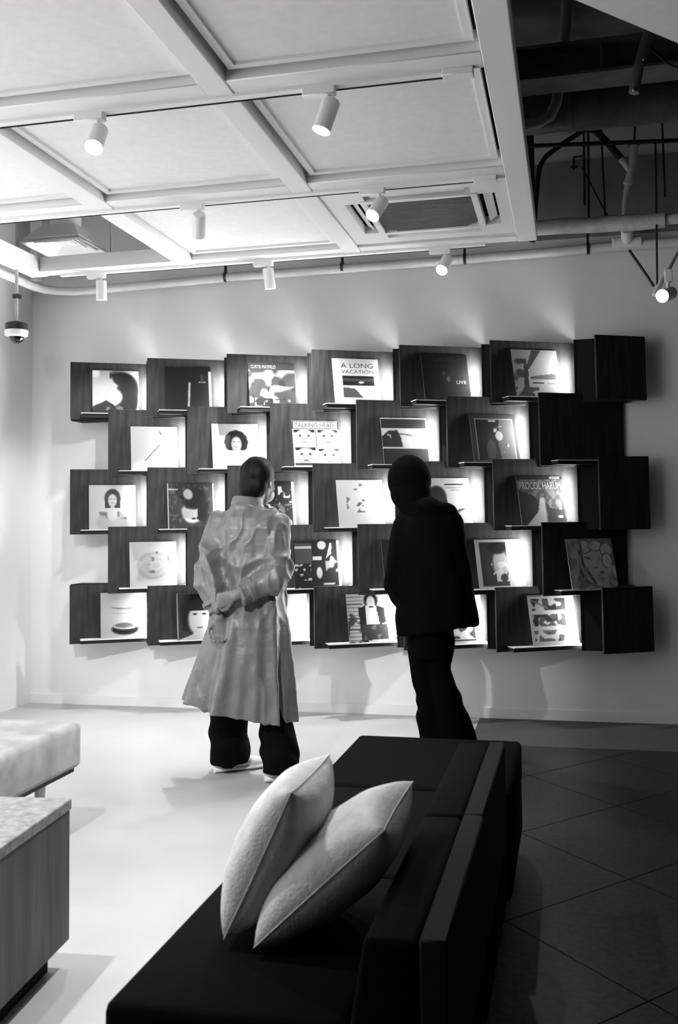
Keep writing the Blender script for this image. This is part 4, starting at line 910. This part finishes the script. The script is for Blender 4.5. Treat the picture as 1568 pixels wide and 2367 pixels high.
sleeve(sl + V3((0.035, 0, 0.0)), el_l + V3((0.012, 0, 0)), wr_l + V3((0, 0, 0.02)), (0.078, 0.078, 0.073, 0.064, 0.054))
sleeve(sr + V3((-0.035, 0, 0.0)), el_r + V3((-0.010, 0, 0)), wr_r + V3((0.02, 0, 0)), (0.078, 0.078, 0.074, 0.066, 0.056))
me = union(ct, 0.0075, 2)
def wr(co, n):
    x, y, z = co[:, 0] - org[0], co[:, 1], co[:, 2]
    w1 = vnoise(co, (5, 5, 3), 0.0); w2 = vnoise(co, (14, 14, 9), 5.0)
    up = np.clip((z - 0.72) / 0.2, 0, 1)
    rid = lambda t: 1.6 * (1 - np.abs(np.sin(t))) ** 1.3 - 0.6
    folds = rid(x * (19 + 9 * (1.35 - z)) + (z - 1.1) * 4 + w1 * 2.0) + 0.45 * rid(x * 9 + z * 19 + w1 * 4.0) + 0.35 * rid(x * 33 - z * 12 + w2 * 2.0)
    low = rid(x * 17 + (z - 0.5) * 3 + w1 * 2.5)
    return up * (0.015 * folds + 0.006 * w2) + (1 - up) * (0.012 * low * np.clip((0.75 - z) * 2.5, 0, 1) + 0.004 * w2 + 0.004 * w1)
displace(me, wr)
coat = finish(me, 'coat', 'coat', person1, tuple(org))
# collar, cuff straps
cl = B(); c0 = J(568, 1160, YP + 0.02)
cl.loft([(c0 + V3((0.012, 0.0, -0.030)), (0.088, 0, -0.012), (0, 0.080, -0.01)), (c0 + V3((0.008, 0.005, 0.0)), (0.080, 0, -0.008), (0, 0.072, -0.008)), (c0 + V3((0.010, 0.010, 0.022)), (0.073, 0, -0.006), (0, 0.066, -0.006)), (c0 + V3((0.010, 0.010, 0.016)), (0.064, 0, -0.006), (0, 0.058, -0.006)), (c0 + V3((0.008, 0.005, -0.01)), (0.062, 0, -0.006), (0, 0.056, -0.006))], 36)
cl.obj('collar', 'coat', coat, tuple(org))
for a, b_, q, r in ((el_l, wr_l, 0.72, 0.061), (el_r, wr_r, 0.70, 0.063)):
    p = a * (1 - q) + b_ * q; d = unit(b_ - a); B().tube([p - d * 0.012, p - d * 0.010, p + d * 0.010, p + d * 0.012], [r * 0.96, r * 1.03, r * 1.03, r * 0.96], 26).obj('cuff_strap', 'coat', coat, tuple(org))
# trousers
tr = B()
tr.loft([(J(578, 1440), (0.13, 0, 0), (0, 0.10, 0)), (J(578, 1500), (0.165, 0, 0), (0, 0.115, 0)), (J(580, 1540), (0.15, 0, 0), (0, 0.10, 0))], 28)
tr.tube(LEGL + [lb - V3((0, 0, 0.035))], [0.098, 0.096, 0.098, 0.101, 0.102, 0.098], 30)
tr.tube(LEGR + [rb_ - V3((0, 0, 0.035))], [0.092, 0.074, 0.080, 0.093, 0.096, 0.098], 30)
tm = union(tr, 0.009, 3); displace(tm, lambda co, n: 0.006 * np.sin(co[:, 2] * 42 + vnoise(co, (6, 6, 4), 1.0) * 7) * np.clip((0.5 - co[:, 2]) * 3, 0, 1))
finish(tm, 'trousers', 'trouser', person1, tuple(org))
def shoe(root, o, heel, d, L=0.28, z0=0.0):
    d = unit(d); sd = np.cross((0, 0, 1), d); h0 = V3((heel[0], heel[1], z0)); up = V3((0, 0, 1))
    s = B(); s.loft([(h0 + d * x * L + up * 0.016, sd * w, up * 0.016) for x, w in ((0.0, 0.020), (0.03, 0.030), (0.12, 0.037), (0.35, 0.035), (0.6, 0.044), (0.8, 0.046), (0.94, 0.034), (1.0, 0.018))], 20)
    so = s.obj('shoe', 'shoe', root, o)
    u = B(); u.loft([(h0 + d * x * L + up * z, sd * w, up * h) for x, w, h, z in ((0.01, 0.018, 0.034, 0.055), (0.05, 0.030, 0.045, 0.062), (0.18, 0.034, 0.046, 0.062), (0.35, 0.033, 0.042, 0.056), (0.55, 0.040, 0.034, 0.047), (0.75, 0.042, 0.026, 0.038), (0.92, 0.030, 0.020, 0.032), (0.99, 0.014, 0.012, 0.028))], 20)
    u.obj('upper', 'shoe', so, o)
    for k in range(4): p = h0 + d * (0.42 + 0.07 * k) * L + up * (0.094 - 0.009 * k); B().tube([p - sd * 0.024 - up * 0.006, p, p + sd * 0.024 - up * 0.006], 0.0028, 6).obj('lace', 'sole', so, o)
shoe(person1, tuple(org), h1, d1); shoe(person1, tuple(org), h2, d2)

# ---------- person in the black hooded jacket
YH = -1.30
def H(px, py, y=YH): return at_y(px, py, y)
KH = ppm(H(1000, 1300)); org2 = at_z(1030, 1745, 0.0); org2 = V3((H(1020, 1600)[0], YH, 0))
b2 = B(); hc2 = H(945, 1118, YH + 0.10); up2 = unit((-0.12, 0.22, 1)); fw2 = unit((-0.35, 0.9, -0.30))
head_mesh(b2, hc2, fw2, up2, 0.98)
nb2 = H(978, 1180, YH + 0.0)
b2.tube([hc2 - up2 * 0.05 - fw2 * 0.02, (hc2 + nb2) / 2 - V3((0, 0, 0.01)), nb2, nb2 + V3((0.02, -0.01, -0.1))], [0.052, 0.052, 0.058, 0.07], 18)
b2.loft([(H(cx, y, YH), (w / KH, 0, 0), (0, d, 0)) for y, cx, w, d in ((1182, 985, 55, .07), (1210, 992, 66, .09), (1270, 998, 66, .105), (1340, 1000, 58, .09), (1410, 1000, 50, .08), (1460, 998, 40, .075), (1490, 996, 32, .06))], 26)
s2l, e2l, w2l = H(930, 1215), H(908, 1355, YH - 0.04), H(935, 1385, YH + 0.17)
s2r, e2r, w2r = H(1050, 1210), H(1068, 1345, YH + 0.02), H(1035, 1390, YH + 0.24)
for s_, e_, w_ in ((s2l, e2l, w2l), (s2r, e2r, w2r)):
    b2.tube([s_, (s_ + e_) / 2, e_, (e_ + w_) / 2, w_], [0.050, 0.044, 0.038, 0.034, 0.027], 16, rnd=True)
    hand(b2, w_, unit(V3((w_ - e_)[:3]) + V3((0.02, 0, 0))), (0, -0.2, 1), unit(V3((1000, 0, 0)) * (1 if s_ is s2l else -1)), curl=0.5)
LL = [H(972, 1465), H(982, 1590, YH + 0.04), H(1000, 1700, YH + 0.03), V3((H(1005, 1700)[0], YH + 0.03, 0.07))]
RR = [H(1022, 1465), H(1022, 1560, YH + 0.02), H(1056, 1690, YH - 0.02), V3((H(1066, 1700)[0], YH - 0.03, 0.07))]
for q in (LL, RR): b2.tube(q, [0.060, 0.046, 0.042, 0.034], 16, rnd=True)
for q in (LL, RR): b2.tube([q[3] + V3((0, -0.03, -0.02)), q[3] + V3((-0.03, 0.08, -0.03)), q[3] + V3((-0.05, 0.15, -0.04))], [0.034, 0.032, 0.024], 14, rnd=True)
me = union(b2, 0.0055, 2)
person2 = finish(me, 'person', 'skin', None, tuple(org2)); person2.location = tuple(org2)
tag(person2, 'person in a black hooded jacket and black trousers leaning toward the records', 'person')
eyes(person2, tuple(org2), hc2, fw2, up2)
hr = B(); f2 = unit(fw2 - up2 * (fw2 @ up2)); r2 = np.cross(f2, up2)
hr.ell(hc2 - f2 * 0.020 + up2 * 0.028, r2 * 0.084, f2 * 0.094, up2 * 0.094, 24, 14)
finish(union(hr, 0.008, 2), 'hair', 'hair', person2, tuple(org2))
# jacket
jk = B()
jrows = [(1166, 985, 50, .075, 0.02), (1178, 988, 62, .095, 0.01), (1196, 991, 74, .118, 0), (1230, 995, 81, .138, 0), (1290, 1000, 86, .150, 0), (1350, 1005, 90, .158, 0), (1410, 1010, 93, .165, 0), (1440, 1012, 95, .168, 0), (1456, 1012, 95, .168, 0)]
spec = [(H(cx, y, YH + oy), (hw / KH, 0, (hw / KH) * (0.14 * max(0, (y - 1380) / 76.0))), (0, d, 0)) for y, cx, hw, d, oy in jrows]
jk.loft(spec, 80, lambda ph, t: 1 + max(0, t - 0.5) * 0.05 * math.sin(6 * ph + 1))
for s_, e_, w_, r in ((s2l + V3((0.03, 0, 0)), e2l + V3((0.012, 0, 0)), w2l, (0.076, 0.074, 0.066, 0.062, 0.056)), (s2r + V3((-0.03, 0, 0)), e2r + V3((-0.02, 0, 0)), w2r, (0.076, 0.070, 0.064, 0.060, 0.054))):
    jk.tube([s_ + (s_ - e_) * 0.1, s_, (s_ + e_) / 2, e_ + (s_ - e_) * 0.1, e_, e_ + (w_ - e_) * 0.3, w_], [r[0] * 0.85, r[0], r[1], r[2], r[2], r[3], r[4]], 24)
# gathered hood base round the neck
jk.ell(H(1000, 1172, YH - 0.02), (0.125, 0, -0.02), (0, 0.105, 0), (0.0, 0, 0.045), 26, 12)
me = union(jk, 0.008, 2)
displace(me, lambda co, n: 0.006 * np.sin((co[:, 0] - org2[0]) * 26 + (co[:, 2] - 1.0) * 14 + vnoise(co, (5, 5, 4), 3.0) * 6) + 0.004 * vnoise(co, (12, 12, 9), 8.0))
jkt = finish(me, 'jacket', 'cloth', person2, tuple(org2))
# hood over the head: open at the face
hd = B(); C0 = hc2 - f2 * 0.005 + up2 * 0.012
hd.ell(C0 - f2 * 0.02, r2 * 0.118, f2 * 0.125, up2 * 0.140, 34, 20)
hd.ell(C0 - f2 * 0.03 - up2 * 0.075, r2 * 0.112, f2 * 0.105, up2 * 0.10, 30, 16)
hd.tube([C0 - f2 * 0.05 - up2 * 0.06, H(965, 1176, YH + 0.02), H(990, 1192, YH - 0.01)], [0.10, 0.095, 0.10], 24)
me = union(hd, 0.008, 3)
bm = bmesh.new(); bm.from_mesh(me)                    # cut the face opening and leave a cloth shell
cpt = Vector(tuple(C0 + f2 * 0.078)); nn = Vector(tuple(unit(f2 * 0.97 + up2 * 0.12)))
kill = [v for v in bm.verts if (v.co - cpt).dot(nn) > 0]
bmesh.ops.delete(bm, geom=kill, context='VERTS'); bm.to_mesh(me); bm.free()
hood = finish(me, 'hood', 'cloth', person2, tuple(org2))
sd_ = hood.modifiers.new('thickness', 'SOLIDIFY'); sd_.thickness = 0.008; sd_.offset = -1
# trousers
tr = B()
tr.loft([(H(997, 1440), (0.125, 0, 0), (0, 0.11, 0)), (H(996, 1480), (0.122, 0, 0), (0, 0.115, 0)), (H(997, 1520), (0.108, 0, 0), (0, 0.10, 0))], 26)
tr.tube([H(974, 1470), H(984, 1560, YH + 0.03), H(997, 1620, YH + 0.03), H(1000, 1665, YH + 0.03), H(1012, 1705, YH + 0.03), V3((H(1014, 1700)[0], YH + 0.03, 0.03))], [0.078, 0.073, 0.076, 0.086, 0.094, 0.098], 26)
tr.tube([H(1022, 1470), H(1014, 1545, YH), H(1030, 1600, YH - 0.02), H(1045, 1650, YH - 0.02), H(1058, 1700, YH - 0.03), V3((H(1066, 1700)[0], YH - 0.03, 0.03))], [0.072, 0.064, 0.070, 0.078, 0.092, 0.104], 26)
tm = union(tr, 0.009, 3); displace(tm, lambda co, n: 0.004 * np.sin(co[:, 2] * 36 + vnoise(co, (6, 6, 4), 4.0) * 7))
finish(tm, 'trousers', 'cloth', person2, tuple(org2))
for q in (LL, RR):
    p = q[3] + V3((0.0, -0.06, 0)); shoe(person2, tuple(org2), p, (-0.3, 0.95, 0))
for ob in [c for c in person2.children if c.name.startswith('shoe')]:
    for o_ in [ob] + list(ob.children): o_.data.materials.clear(); o_.data.materials.append(M['black'])
